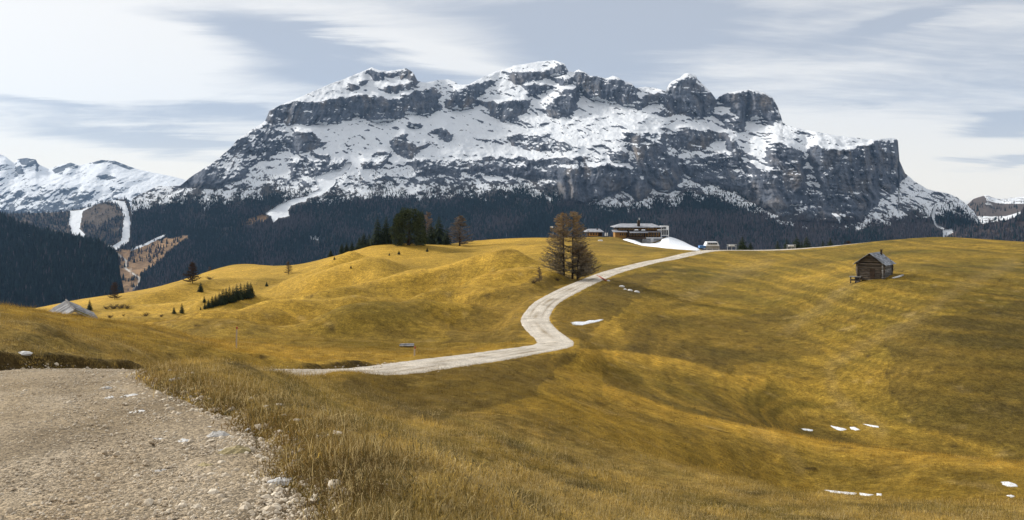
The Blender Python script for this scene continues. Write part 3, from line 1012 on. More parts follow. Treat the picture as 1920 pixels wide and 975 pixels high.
FIELD = [Z(0, 260, 3.25, [(700, 690), (780, 672), (1000, 612), (1120, 590), (1160, 600), (1000, 720), (960, 770), (860, 830), (840, 900), (740, 990), (650, 940), (690, 840), (720, 760)]),
         Z(240, 320, 4, [(830, 410), (900, 370), (1000, 320), (1060, 350), (1050, 385), (900, 400)])]

NU, NV = 1150, 370
uc = np.linspace(170, 1880, NU)
vb = np.interp(uc, [170, 330, 480, 700, 1880], [575, 560, 535, 505, 500])
vs = SKY(uc) + .9 * fbm(uc / 7, uc * 0, 3, 5) * (uc > 330)
VR = np.arange(580.0, 100.0, -1.0)                     # regular rows, from the foot upward
NR = len(VR)
VV = np.repeat(VR[:, None], NU, 1)
UU2 = np.repeat(uc[None], NR, 0)
wu = UU2 + 7 * fbm(UU2 / 16, VV / 16, 4, 201, .6)
wv = VV + 6 * fbm(UU2 / 16, VV / 12, 4, 211, .6)
cl_, mx_, ps_, fd_ = (np.zeros(VV.shape) for _ in range(4))
for p in CLIFF:
    cl_ = np.maximum(cl_, inpoly(wu, wv, p))
for p in MIXED:
    mx_ = np.maximum(mx_, inpoly(wu, wv, p))
for p in PISTE:
    ps_ = np.maximum(ps_, inpoly(UU2 + .4 * (wu - UU2), VV + .3 * (wv - VV), p))
for p in FIELD:
    fd_ = np.maximum(fd_, inpoly(wu, wv, p))
mx_ *= 1 - cl_
TL = VV - TREE(UU2) + 24 * fbm(UU2 / 55, VV / 70, 4, 219, .6)
below = sstep(-6, 18, TL + 9 * fbm(UU2 / 30, VV / 20, 4, 221))
slope = 31 + (26 - 31) * below
slope = slope + (14 - slope) * sstep(480, 520, VV)
slope = slope + (70 - slope) * cl_ + (44 - slope) * mx_ * .8
slope = slope + (11 - slope) * fd_
ta = np.tan(np.radians(blur(blur(slope, 1, 0), 2, 1)))
D = np.zeros(VV.shape)
D[0] = np.interp(uc, [170, 260, 480, 800, 1500, 1880], [2050, 2050, 2300, 2450, 2400, 2350])
for r in range(1, NR):
    s0 = (HV - VV[r]) / F
    ds = np.abs(VV[r - 1] - VV[r]) / F
    D[r] = D[r - 1] + D[r - 1] * ds / np.maximum(ta[r] - s0, .09) * (VR[r] < vb)
Dref = blur(D, 45, 1)
dif = np.diff(D - Dref, axis=0, prepend=(D - Dref)[:1])
loc_ = np.zeros(D.shape)
for r in range(1, NR):
    loc_[r] = loc_[r - 1] * .965 + dif[r]
D = Dref + blur(loc_, 2, 1) * .8
X0 = (UU2 - CU) / F * D
Z0 = (HV - VV) / F * D
clb = blur(blur(cl_, 2, 0), 2, 1)
mxb = blur(blur(mx_, 2, 0), 2, 1)
wx = X0 + 40 * fbm(X0 / 120, Z0 / 120, 3, 231)
ribs = 42 * ridged(wx / 90, Z0 / 330, 3, 241) + 15 * ridged(wx / 26, Z0 / 110, 3, 251)
strz = Z0 + 26 * fbm(X0 / 150, Z0 / 90, 4, 261) + .06 * X0
strat = 6 * perlin(strz / 23, X0 / 300, 271) + 4 * perlin(strz / 9, X0 / 160, 281)
rough = 40 * fbm(X0 / 300, Z0 / 130, 4, 291) + 18 * ridged(X0 / 85, (Z0 + .4 * X0) / 55, 4, 301) * (1 - .6 * below)
craggy = 22 * fbm(X0 / 42, Z0 / 42, 4, 303, .65)
finr = 7 * fbm(X0 / 26, Z0 / 20, 3, 307, .6) * (1 - below)
D = D - (clb * (ribs + strat + craggy) + mxb * (.5 * ribs + .7 * strat + craggy) + (1 - .85 * clb) * (rough + finr) * (1 - .8 * ps_) * sstep(575, 520, VV)) * (1 - .85 * fd_)
PTr = np.stack([(UU2 - CU) / F * D, D, (HV - VV) / F * D], -1)
nm = grid_normals(PTr)
X0, Z0 = PTr[..., 0], PTr[..., 2]
spk = fbm(X0 / 17, Z0 / 13, 3, 305, .7)
sn = .46 + (nm[..., 2] - .60) * 1.25 - .26 * clb - .16 * mxb + .12 * (1 - clb) * (1 - mxb)
ledge = sstep(.55, .9, ridged(strz / 19, X0 / 260, 2, 323)) * np.clip(.5 + 1.5 * fbm(X0 / 60, Z0 / 60, 3, 325), 0, 1)
crack = sstep(.6, .92, ridged((wx + .5 * Z0) / 33, Z0 / 240, 2, 327))
sn += .28 * (clb + .7 * mxb) * ledge - .10 * crack * (1 - below)
sn += .38 * fbm(X0 / 62, Z0 / 38, 5, 311, .72) - .03 + .30 * spk * (.45 + .55 * np.clip(clb + mxb + below, 0, 1)) + clb * .13 * perlin(strz / 9, X0 / 90, 321) + .20 * fbm((X0 + .8 * Z0) / 24, (Z0 - .6 * X0) / 80, 4, 331)
sn -= .46 * sstep(-40, 2, TL) * (1 - ps_) * (.62 + .7 * fbm(X0 / 55, Z0 / 30, 4, 341)) + .22 * sstep(0, 45, TL)
sn -= .12 * sstep(470, 340, UU2) * (1 - below)
gul = sstep(.62, .86, ridged((X0 + .35 * Z0 * np.sign(fbm(X0 / 400, Z0 * 0, 2, 343))) / 105 + .25 * fbm(X0 / 60, Z0 / 40, 3, 345), Z0 / 600, 2, 347)) * sstep(85, 30, TL) * sstep(-20, 5, TL) * sstep(-.1, .25, fbm(X0 / 120, Z0 / 70, 3, 349))
sn = np.maximum(sn, gul * .72 + (1 - gul) * -9)
sn = np.where(ps_ > .5, 1.15, sn)
sn = np.where(fd_ * (1 - ps_) > .5, -.3, sn)
sn = sn - .8 * sstep(0, 30, TL - 26) * (1 - ps_) * (1 - gul)
GREY, TAN, DARK, FLOOR, FIELDC = np.array([.135, .150, .182]), np.array([.215, .19, .17]), np.array([.062, .072, .096]), np.array([.062, .058, .058]), C(160, 128, 92)
streak_ = fbm(wx / 22, Z0 / 130, 4, 351)
rk = GREY[None, None] + (TAN - GREY)[None, None] * np.clip(.04 + 1.4 * fbm(X0 / 120, Z0 / 90, 4, 361) + 1.0 * streak_ - .35 * (1 - clb), 0, 1)[..., None]
rk = rk + (DARK - rk) * np.clip(.20 - 1.2 * streak_ - .5 * spk, 0, .85)[..., None]
rk = rk + (FLOOR - rk) * (below * (1 - .85 * clb))[..., None]
rk = rk + (FIELDC[None, None] * (.8 + .5 * fbm(X0 / 60, Z0 / 18, 3, 371))[..., None] - rk) * fd_[..., None]
# valley road across the field
vr, _ = segdist(UU2, VV, Z(0, 260, 3.25, [(690, 680), (720, 705), (770, 745), (765, 790), (800, 815), (850, 850), (845, 890), (815, 915)]))
rk = rk + (C(205, 200, 192)[None, None] - rk) * sstep(2.2, 1.0, vr)[..., None]
# mesh rows: from the foot to the skyline of each column
tt = np.linspace(0, 1, NV)
VM = vb[None] + (vs - vb)[None] * tt[:, None]
fi = np.clip((580.0 - VM), 0, NR - 1.001)
i0 = fi.astype(int)
fr_ = fi - i0
jj = np.repeat(np.arange(NU)[None], NV, 0)


def rs(a):
    f = fr_ if a.ndim == 2 else fr_[..., None]
    return a[i0, jj] * (1 - f) + a[i0 + 1, jj] * f


Dm = rs(D)
UM = np.repeat(uc[None], NV, 0)
PTm = np.stack([(UM - CU) / F * Dm, Dm, (HV - VM) / F * Dm], -1)
sn, rk = rs(sn), rs(rk)
# back side of the mountain
back = []
for k, (dd, dz) in enumerate(((40, -12), (160, -90), (500, -330), (1100, -800))):
    q = PTm[-1].copy()
    q[:, 0] *= 1 + dd / q[:, 1]
    q[:, 1] += dd
    q[:, 2] += dz
    back.append(q)
ALL = np.concatenate([PTm, np.array(back)], 0)


def ext(a):
    return np.concatenate([a, np.repeat(a[-1:], len(back), 0)], 0)


me = mesh_np('mountain', ALL, grid_faces(NV + len(back), NU), M['alpine'])
attr(me, 'snow', ext(sn))
attr(me, 'tint', ext(rk), 'COL')
tag(link('mountain', me), kind='structure')


# ------------------------------------------------------------------ other slopes of the background
def sheet(name, u0, u1, nu, nv, conts, paint, amp=8.0, lam=120.0, seed=0, back_drop=(60, -60)):
    """conts: list of (distance(u), row(u)) from foot to skyline"""
    uc_ = np.linspace(u0, u1, nu)
    k = np.linspace(0, len(conts) - 1, nv)
    Ys = np.array([np.interp(uc_, *zip(*c[0])) for c in conts])
    Vs = np.array([np.interp(uc_, *zip(*c[1])) for c in conts])
    Vs[-1] += .8 * fbm(uc_ / 9, uc_ * 0 + seed, 4, seed)
    i = np.clip(np.floor(k).astype(int), 0, len(conts) - 2)
    fr = (k - i)[:, None]
    Yg = Ys[i] * (1 - fr) + Ys[i + 1] * fr
    Vg = Vs[i] * (1 - fr) + Vs[i + 1] * fr
    Ug = np.repeat(uc_[None], nv, 0)
    Xg = (Ug - CU) / F * Yg
    Zg = (HV - Vg) / F * Yg
    Yg = Yg + amp * (fbm(Xg / lam, Zg / lam * 1.6, 4, seed + 1) + .8 * ridged((Xg + .5 * Zg) / lam, (Zg - .3 * Xg) / lam, 4, seed + 2))
    G = np.stack([(Ug - CU) / F * Yg, Yg, (HV - Vg) / F * Yg], -1)
    q = G[-1].copy()
    f = back_drop[0] / q[:, 1]
    q[:, 0] *= 1 + f
    q[:, 1] += back_drop[0]
    q[:, 2] += back_drop[1]
    q2 = q.copy()
    q2[:, 1] += back_drop[0] * 4
    q2[:, 2] += back_drop[1] * 4
    A_ = np.concatenate([G, q[None], q2[None]], 0)
    me_ = mesh_np(name, A_, grid_faces(nv + 2, nu), M['alpine'])
    s_, c_ = paint(Ug, Vg, G, grid_normals(G))
    e2 = lambda a_: np.concatenate([a_, a_[-1:], a_[-1:]], 0)
    attr(me_, 'snow', e2(s_))
    attr(me_, 'tint', e2(c_), 'COL')
    return tag(link(name, me_), kind='structure'), G, Ug, Vg


def const(v):
    return [(0, v), (1920, v)]


def paint_far(Ug, Vg, G, n):
    X, Zz = G[..., 0], G[..., 2]
    s_ = .52 + (n[..., 2] - .65) * 1.1 + .5 * fbm(X / 90, Zz / 60, 5, 401, .7) + .3 * fbm((X - Zz) / 30, (Zz + X) / 90, 4, 405, .6) - .28 * sstep(330, 398, Vg)
    for p in (Z(0, 260, 3.25, [(110, 125), (160, 112), (222, 125), (225, 155), (130, 160)]), Z(0, 260, 3.25, [(320, 190), (430, 145), (480, 165), (470, 185), (400, 180), (380, 220), (330, 210)]),
              Z(0, 260, 3.25, [(520, 155), (620, 130), (700, 135), (820, 180), (790, 190), (680, 150), (600, 150)]), Z(0, 260, 3.25, [(90, 175), (130, 160), (150, 215), (110, 215)]),
              Z(0, 260, 3.25, [(580, 230), (650, 215), (720, 240), (650, 255)])):
        s_ = s_ - .45 * inpoly(Ug, Vg, p)
    c_ = np.ones(s_.shape + (3,)) * np.array([.11, .125, .15])
    return s_, c_


sheet('far_mountains', -260, 400, 330, 120,
      [([(-260, 5200), (400, 5200)], const(425)), ([(-260, 5600), (400, 5600)], [(-260, 350), (0, 352), (100, 345), (250, 352), (400, 372)]),
       ([(-260, 6000), (400, 6000)], [(-260, 330), (-120, 312), (-40, 300), (0, 289), (10, 293), (26, 306), (34, 298), (50, 296), (67, 299), (72, 308), (92, 317), (110, 310), (133, 305), (150, 310), (165, 306), (190, 300), (215, 301), (235, 309), (258, 317), (285, 323), (320, 330), (400, 350)])],
      paint_far, 45, 160, 61)

HP = [Z(0, 260, 3.25, [(425, 440), (490, 435), (560, 408), (565, 412), (505, 442), (495, 500), (485, 550), (525, 590), (490, 622), (440, 580), (420, 530)]),
      Z(0, 260, 3.25, [(650, 382), (700, 374), (760, 382), (780, 430), (795, 510), (785, 640), (760, 672), (690, 684), (600, 655), (690, 650), (740, 620), (745, 560), (755, 480), (740, 430), (700, 395)])]


def paint_hill(Ug, Vg, G, n):
    s_ = -.2 + .25 * fbm(G[..., 0] / 40, G[..., 2] / 30, 4, 411)
    for p in HP:
        s_ = np.where(inpoly(Ug, Vg, p), 1.2, s_)
    c_ = np.ones(s_.shape + (3,)) * np.array([.10, .075, .055]) * (1 + .5 * fbm(G[..., 0] / 60, G[..., 2] / 40, 4, 415))[..., None]
    return s_, c_


hill_o, HG, HU, HVv = sheet('piste_hill', -200, 262, 260, 110,
                            [(const(2850), const(500)), (const(3100), [(-200, 450), (262, 440)]),
                             (const(3350), [(-200, 405), (0, 401), (60, 400), (120, 397), (150, 392), (175, 385), (200, 378), (222, 374), (236, 374), (243, 380), (248, 410), (250, 450), (262, 470)])],
                            paint_hill, 14, 150, 71)


def paint_forest(Ug, Vg, G, n):
    s_ = -.5 + 0 * Ug
    for p in (Z(0, 260, 3.25, [(48, 515), (66, 518), (64, 526), (50, 524)]), Z(0, 260, 3.25, [(110, 552), (130, 562), (128, 570), (112, 562)]), Z(0, 260, 3.25, [(162, 586), (205, 588), (204, 597), (164, 596)]),
              Z(0, 260, 3.25, [(185, 676), (220, 680), (215, 692), (190, 688)])):
        s_ = np.where(inpoly(Ug, Vg, p), 1.2, s_)
    c_ = np.ones(s_.shape + (3,)) * np.array([.04, .042, .035])
    return s_, c_


slope_o, SG, SU, SVv = sheet('forested_slope', -300, 240, 240, 100,
                             [([(-300, 1350), (240, 1500)], const(640)), ([(-300, 1600), (240, 1560)], [(-300, 500), (0, 530), (150, 560), (240, 590)]),
                              ([(-300, 1950), (0, 1900), (240, 1620)], [(-300, 360), (0, 408), (37, 423), (77, 437), (114, 445), (145, 452), (185, 460), (212, 471), (224, 494), (221, 521), (229, 537), (232, 560), (240, 600)])],
                             paint_forest, 14, 200, 81)


def paint_right(Ug, Vg, G, n):
    s_ = .62 + .5 * fbm(G[..., 0] / 70, G[..., 2] / 30, 5, 421) - .55 * sstep(372, 396, Vg) * (Vg < 405)
    s_ = np.where(inpoly(Ug, Vg, [(1812, 387), (1826, 371), (1846, 368), (1850, 378), (1842, 388), (1820, 392)]), -.2, s_)
    c_ = np.ones(s_.shape + (3,)) * np.array([.10, .08, .07])
    return s_, c_


ridge_o, RGm, RU, RVv = sheet('right_ridge', 1770, 2250, 200, 90,
                              [(const(2700), const(450)), (const(3100), [(1770, 428), (1830, 418), (1920, 398), (2250, 380)]),
                               (const(3900), [(1770, 400), (1812, 385), (1825, 373), (1840, 368), (1852, 366), (1866, 372), (1880, 373), (1895, 371), (1920, 369), (2000, 360), (2250, 350)])],
                              paint_right, 22, 160, 91)


def paint_rh(Ug, Vg, G, n):
    s_ = -.3 + .1 * Ug * 0
    d, _ = segdist(Ug, Vg, Z(1640, 330, 6.5, [(930, 645), (1180, 592), (1300, 562), (1480, 530), (1600, 512), (1700, 475), (1760, 450)]))
    s_ = np.where(d < 1.8 + .02 * (Ug - 1785), 1.2, s_)
    c_ = np.ones(s_.shape + (3,)) * np.array([.085, .062, .055]) * (1 + .6 * fbm(G[..., 0] / 50, G[..., 2] / 40, 4, 431))[..., None]
    return s_, c_


rh_o, RHG, RHU, RHV = sheet('right_hill', 1770, 2250, 180, 70,
                            [(const(2050), const(490)), (const(2250), const(455)),
                             (const(2450), [(1770, 447), (1786, 436), (1800, 431), (1830, 423), (1860, 415), (1890, 404), (1910, 398), (1950, 388), (2250, 340)])],
                            paint_rh, 10, 120, 97)

# the valley ground between the meadow edge and the slopes
nx_, ny_ = 60, 40
vx = np.linspace(-1, 1, nx_)
vy = np.concatenate([np.linspace(470, 2700, ny_)])
GX_, GY_ = np.meshgrid(vx, vy)
gx = GX_ * (GY_ * .95 + 150)
gz = np.interp(GY_, [470, 700, 1500, 2100, 2700], [-75, -150, -285, -300, -330]) + 10 * fbm(gx / 300, GY_ / 300, 3, 441)
me = mesh_np('valley_floor', np.stack([gx, GY_, gz], -1), grid_faces(ny_, nx_), M['alpine'])
attr(me, 'snow', np.full(nx_ * ny_, -.5))
attr(me, 'tint', np.tile(np.array([.04, .045, .035]), (nx_ * ny_, 1)), 'COL')
tag(link('valley_floor', me), kind='structure')


# ------------------------------------------------------------------ scattering
def scatter(name, pts, scl, rot, idx, tint, variants):
    me_ = bpy.data.meshes.new(name)
    me_.vertices.add(len(pts))
    me_.vertices.foreach_set('co', np.ascontiguousarray(pts, np.float32).ravel())
    attr(me_, 'scl', scl, 'VEC' if np.ndim(scl) == 2 else 'FLOAT')
    attr(me_, 'rot', rot, 'VEC')
    me_.attributes.new('idx', 'INT', 'POINT').data.foreach_set('value', np.ascontiguousarray(idx, np.int32))
    attr(me_, 'tint', tint, 'COL')
    o = link(name, me_)
    g = bpy.data.node_groups.new(name + '_nodes', 'GeometryNodeTree')
    g.interface.new_socket('Geometry', in_out='INPUT', socket_type='NodeSocketGeometry')
    g.interface.new_socket('Geometry', in_out='OUTPUT', socket_type='NodeSocketGeometry')
    gi, go = g.nodes.new('NodeGroupInput'), g.nodes.new('NodeGroupOutput')
    ip = g.nodes.new('GeometryNodeInstanceOnPoints')
    jn = g.nodes.new('GeometryNodeJoinGeometry')
    for vo_ in variants:
        oi = g.nodes.new('GeometryNodeObjectInfo')
        oi.inputs['Object'].default_value = vo_
        oi.inputs['As Instance'].default_value = True
        g.links.new(oi.outputs['Geometry'], jn.inputs[0])

    def na(nm_, ty):
        nd = g.nodes.new('GeometryNodeInputNamedAttribute')
        nd.data_type = ty
        nd.inputs[0].default_value = nm_
        return nd.outputs[0]
    g.links.new(gi.outputs[0], ip.inputs['Points'])
    g.links.new(jn.outputs[0], ip.inputs['Instance'])
    ip.inputs['Pick Instance'].default_value = True
    g.links.new(na('idx', 'INT'), ip.inputs['Instance Index'])
    g.links.new(na('scl', 'FLOAT_VECTOR' if np.ndim(scl) == 2 else 'FLOAT'), ip.inputs['Scale'])
    g.links.new(na('rot', 'FLOAT_VECTOR'), ip.inputs['Rotation'])
    g.links.new(ip.outputs[0], go.inputs[0])
    md = o.modifiers.new('scatter', 'NODES')
    md.node_group = g
    return tag(o, kind='stuff')


def proto(name, mb, mat, smooth=False):
    return bpy.data.objects.new(name, mb.mesh(name, mat, smooth))


def far_conifer(seed, wide=.17, tiers=4, n=6):
    r = random.Random(seed)
    mb = MB()
    for i in range(tiers):
        z0 = .06 + .8 * i / tiers
        z1 = min(1.0, z0 + .95 / tiers + .16)
        rad = wide * (1 - .82 * i / tiers)
        vs_ = [(0, 0, z1)]
        for k in range(n):
            q = rad * (r.uniform(.75, 1.2))
            a_ = 2 * pi * (k + .5 * (i % 2)) / n
            vs_.append((q * cos(a_), q * sin(a_), z0 - r.uniform(0, .04)))
        mb.add(vs_, [(0, 1 + k, 1 + (k + 1) % n) for k in range(n)])
    return mb


def far_larch(seed):
    r = random.Random(seed)
    mb = MB()
    mb.tube([(0, 0, 0), (0, 0, .97)], [.012, .004], 3, cap=False)
    for i in range(26):
        z = r.uniform(.18, .95)
        L = .20 * (1.08 - z) + .03
        a_ = r.uniform(0, 2 * pi)
        d = Vector((cos(a_), sin(a_), .25))
        s_ = Vector((-sin(a_), cos(a_), 0)) * .02
        p = Vector((0, 0, z))
        mb.add([p + s_, p - s_, p + d * L], [(0, 1, 2)])
        mb.add([p, p + Vector((0, 0, -.045)), p + d * L * .9], [(0, 1, 2)])
    return mb


FAR_V = [proto('conifer_source_%d' % i, far_conifer(i, .15 + .02 * i, 4), M['conifer_far']) for i in range(4)] + [proto('larch_source_%d' % i, far_larch(40 + i), M['conifer_far']) for i in range(2)]


def plant_forest(name, G, Ug, Vg, dens, n, hmin, hmax, larch, seed, hscale=None):
    """trees on a slope: n tries per unit photo area, kept by density"""
    r = np.random.default_rng(seed)
    nr, nc = Ug.shape
    cellw = np.abs(np.gradient(Vg, axis=0)) * np.abs(np.gradient(Ug, axis=1)) * dens
    p = np.cumsum(cellw.ravel())
    pick = np.searchsorted(p, r.random(n) * p[-1])
    pick = np.clip(pick, 0, nr * nc - 1)
    i, j = np.minimum(pick // nc, nr - 2), np.minimum(pick % nc, nc - 2)
    a_, b_ = r.random(n)[:, None], r.random(n)[:, None]
    P_ = (G[i, j] * (1 - a_) + G[i + 1, j] * a_) * (1 - b_) + (G[i, j + 1] * (1 - a_) + G[i + 1, j + 1] * a_) * b_
    lm = larch[i, j] if np.ndim(larch) else np.full(n, larch)
    isl = r.random(n) < lm
    h = r.uniform(hmin, hmax, n) * r.uniform(.8, 1.15, n)
    if hscale is not None:
        h = h * hscale[i, j]
    sc_ = np.stack([h * r.uniform(.9, 1.4, n)] * 2 + [h], -1)
    rot = np.stack([np.zeros(n), np.zeros(n), r.uniform(0, 6.28, n)], -1)
    idx = np.where(isl, r.integers(4, 6, n), r.integers(0, 4, n))
    g = np.array([.014, .024, .024])[None] * r.uniform(.6, 1.5, n)[:, None]
    lc = np.array([.062, .054, .058])[None] * r.uniform(.6, 1.4, n)[:, None]
    tint = np.where(isl[:, None], lc, g)
    P_[:, 2] -= .4
    return scatter(name, P_, sc_, rot, idx, tint, FAR_V)


dn = sstep(2, 44, TL + 16 * fbm(UU2 / 26, VV / 14, 4, 451))
dn = dn * np.clip(.75 + 1.3 * fbm(X0 / 130, Z0 / 60, 4, 461), .05, 1)
dn = np.maximum(dn, .20 * sstep(-38, 0, TL) * (fbm(X0 / 45, Z0 / 30, 4, 471) > .0))
dn = dn * (1 - .9 * cl_ * (VV < 392)) * (1 - .35 * mx_)
pz_ = ps_ * (1 - inpoly(UU2, VV, [(570, 430), (620, 430), (620, 465), (570, 465)]))
dn = np.where(blur(np.roll(pz_, -3, 0), 2, 0) > .02, 0, dn)
dn = np.where(fd_ > .5, .13 * (fbm(X0 / 50, Z0 / 22, 3, 481) > .0), dn)
dn = dn * (1 - .92 * gul)
dn[vr < 2.5] = 0
dn[(VV > vb[None] - 2) | (VV < vs[None] + 2)] = 0
dn[VV > 545] = 0
lar = np.clip(.18 + 1.4 * fbm(X0 / 200, Z0 / 90, 3, 491) + .5 * sstep(1050, 1200, UU2) * sstep(390, 410, VV), 0, .9)
plant_forest('forest', PTr, UU2, VV, dn, 86000, 9, 16, lar, 1, .38 + .62 * sstep(-10, 55, TL))
hd = np.ones(HU.shape) * np.clip(.8 + fbm(HU / 20, HVv / 14, 3, 501), .1, 1)
hd = hd * (1 - .85 * inpoly(HU, HVv, Z(0, 260, 3.25, [(500, 440), (600, 400), (700, 420), (720, 470), (600, 530), (500, 520)])))
for p in HP:
    hd[inpoly(HU, HVv, p)] = 0
plant_forest('forest', HG, HU, HVv, hd, 8000, 8, 15, .35, 2)
sd = np.ones(SU.shape)
sd[SVv > 590] = 0
plant_forest('forest', SG, SU, SVv, sd, 20000, 10, 19, .05, 3)
rd = np.clip(.5 + 1.6 * fbm(RU / 14, RVv / 9, 3, 511), 0, 1) * sstep(372, 392, RVv) * (1 - inpoly(RU, RVv, [(1822, 418), (1850, 404), (1925, 388), (1925, 398), (1850, 416)]))
plant_forest('forest', RGm, RU, RVv, rd, 1500, 10, 18, .2, 4)
rhd, _ = segdist(RHU, RHV, Z(1640, 330, 6.5, [(930, 645), (1180, 592), (1300, 562), (1480, 530), (1600, 512), (1700, 475), (1760, 450)]))
plant_forest('forest', RHG, RHU, RHV, np.where(rhd < 4, 0, np.clip(.6 + 1.2 * fbm(RHU / 20, RHV / 12, 3, 521), .05, 1)), 6000, 10, 18, .55, 5)

# thin blue air over the valley
hz_m = bpy.data.materials.new('valley_air')
hz_m.use_nodes = True
ht = hz_m.node_tree
for n in list(ht.nodes):
    ht.nodes.remove(n)
pv = ht.nodes.new('ShaderNodeVolumePrincipled')
pv.inputs['Color'].default_value = (.34, .60, 1.0, 1)
pv.inputs['Density'].default_value = 2.7e-5
pv.inputs['Anisotropy'].default_value = 0.2
ho = ht.nodes.new('ShaderNodeOutputMaterial')
ht.links.new(pv.outputs[0], ho.inputs['Volume'])
hz = MB().box((0, 3200, 180), (13000, 9000, 1600)).build('haze', hz_m)
tag(hz, kind='stuff')

# ------------------------------------------------------------------ trees of the meadow
def rcol(r, base, lo=.7, hi=1.35):
    k = r.uniform(lo, hi)
    return tuple(c * k for c in base)


def spruce_meshes(seed, width=.24, dense=1.0, low=.03):
    """unit-height spruce: trunk mesh and crown mesh of drooping needle sprays"""
    r = random.Random(seed)
    tr = MB().tube([(0, 0, -.03), (0, 0, .4), (0, 0, .97)], [.022, .014, .003], 6)
    cr = MB()
    lev = int(26 * dense)
    for i in range(lev):
        z = low + (.98 - low) * (i + r.uniform(-.4, .4)) / lev
        L0 = width * (1 - z) ** .78 * (.55 + .45 * min(1, (z - low) * 9 + .25)) + .012
        nb = max(4, int((10 - 5 * z) * dense))
        a0 = r.uniform(0, 6.28)
        for k in range(nb):
            a_ = a0 + 2 * pi * k / nb + r.uniform(-.3, .3)
            L = L0 * r.uniform(.65, 1.2)
            d = Vector((cos(a_), sin(a_), 0))
            s_ = Vector((-sin(a_), cos(a_), 0))
            col = rcol(r, (.030, .042, .020))
            p0 = Vector((0, 0, z))
            for q in range(5):
                f0, f1 = q / 5 * .9, q / 5 * .9 + .28
                w_ = L * (.30 - .16 * f1) * r.uniform(.7, 1.2)
                m0 = p0 + d * L * f0 + Vector((0, 0, .12 * L - .34 * L * f0 * f0))
                m1 = p0 + d * L * f1 + Vector((0, 0, .12 * L - .42 * L * f1 * f1 - r.uniform(0, .10) * L))
                cr.add([m0, m1 + s_ * w_ - Vector((0, 0, .25 * w_)), m1 + d * w_ * .5], [(0, 1, 2)], col)
                cr.add([m0, m1 + d * w_ * .5, m1 - s_ * w_ - Vector((0, 0, .25 * w_))], [(0, 1, 2)], col)
                if q % 2:
                    cr.add([m0, m1, m1 - Vector((0, 0, .22 * L)) + s_ * r.uniform(-.1, .1) * L], [(0, 1, 2)], col)
    return tr.mesh('trunk', M['bark'], True), cr.mesh('crown', M['needles'], False, True)


def pine_meshes(seed, wx=.55, n=2600):
    """broad dense stone pine reaching the ground"""
    r = random.Random(seed)
    tr = MB().tube([(0, 0, -.03), (.01, 0, .4), (0, 0, .92)], [.04, .028, .006], 7)
    cr = MB()
    for b_ in range(16):
        a_ = r.uniform(0, 6.28)
        z = r.uniform(.1, .8)
        tr.tube([(0, 0, z), (cos(a_) * wx * .45, sin(a_) * wx * .45, z + .1)], [.012, .004], 4)
    lobes = []
    for i in range(34):
        z = .02 + .90 * (i / 33)
        prof = max(.05, 1 - z ** 2.1) ** .62 * min(1, .86 + z * .5)
        for q in range(3):
            a_ = r.uniform(0, 6.28)
            rr = wx * prof * r.uniform(.55, .92)
            lobes.append((rr * cos(a_), rr * sin(a_), z + r.uniform(-.03, .05), r.uniform(.07, .12)))
    for i in range(n):
        x, y, z, s_ = r.choice(lobes)
        v = Vector((r.gauss(0, 1), r.gauss(0, 1), r.gauss(0, 1))).normalized()
        p = Vector((x, y, max(.01, z))) + v * s_ * r.uniform(.5, 1.05)
        p.z = max(.0, p.z)
        col = rcol(r, (.042, .054, .022), .45, 1.8)
        e1 = (v + Vector((r.uniform(-.5, .5), r.uniform(-.5, .5), r.uniform(.1, .8)))).normalized()
        e2 = e1.orthogonal().normalized()
        e3 = e1.cross(e2)
        L = r.uniform(.022, .046)
        for q in range(3):
            t_ = q * 2.09 + r.random()
            o_ = e2 * cos(t_) + e3 * sin(t_)
            cr.add([p, p + e1 * L + o_ * L * .55, p + e1 * L * .5 + o_ * L * .9], [(0, 1, 2)], col)
    return tr.mesh('trunk', M['bark'], True), cr.mesh('crown', M['needles'], False, True)


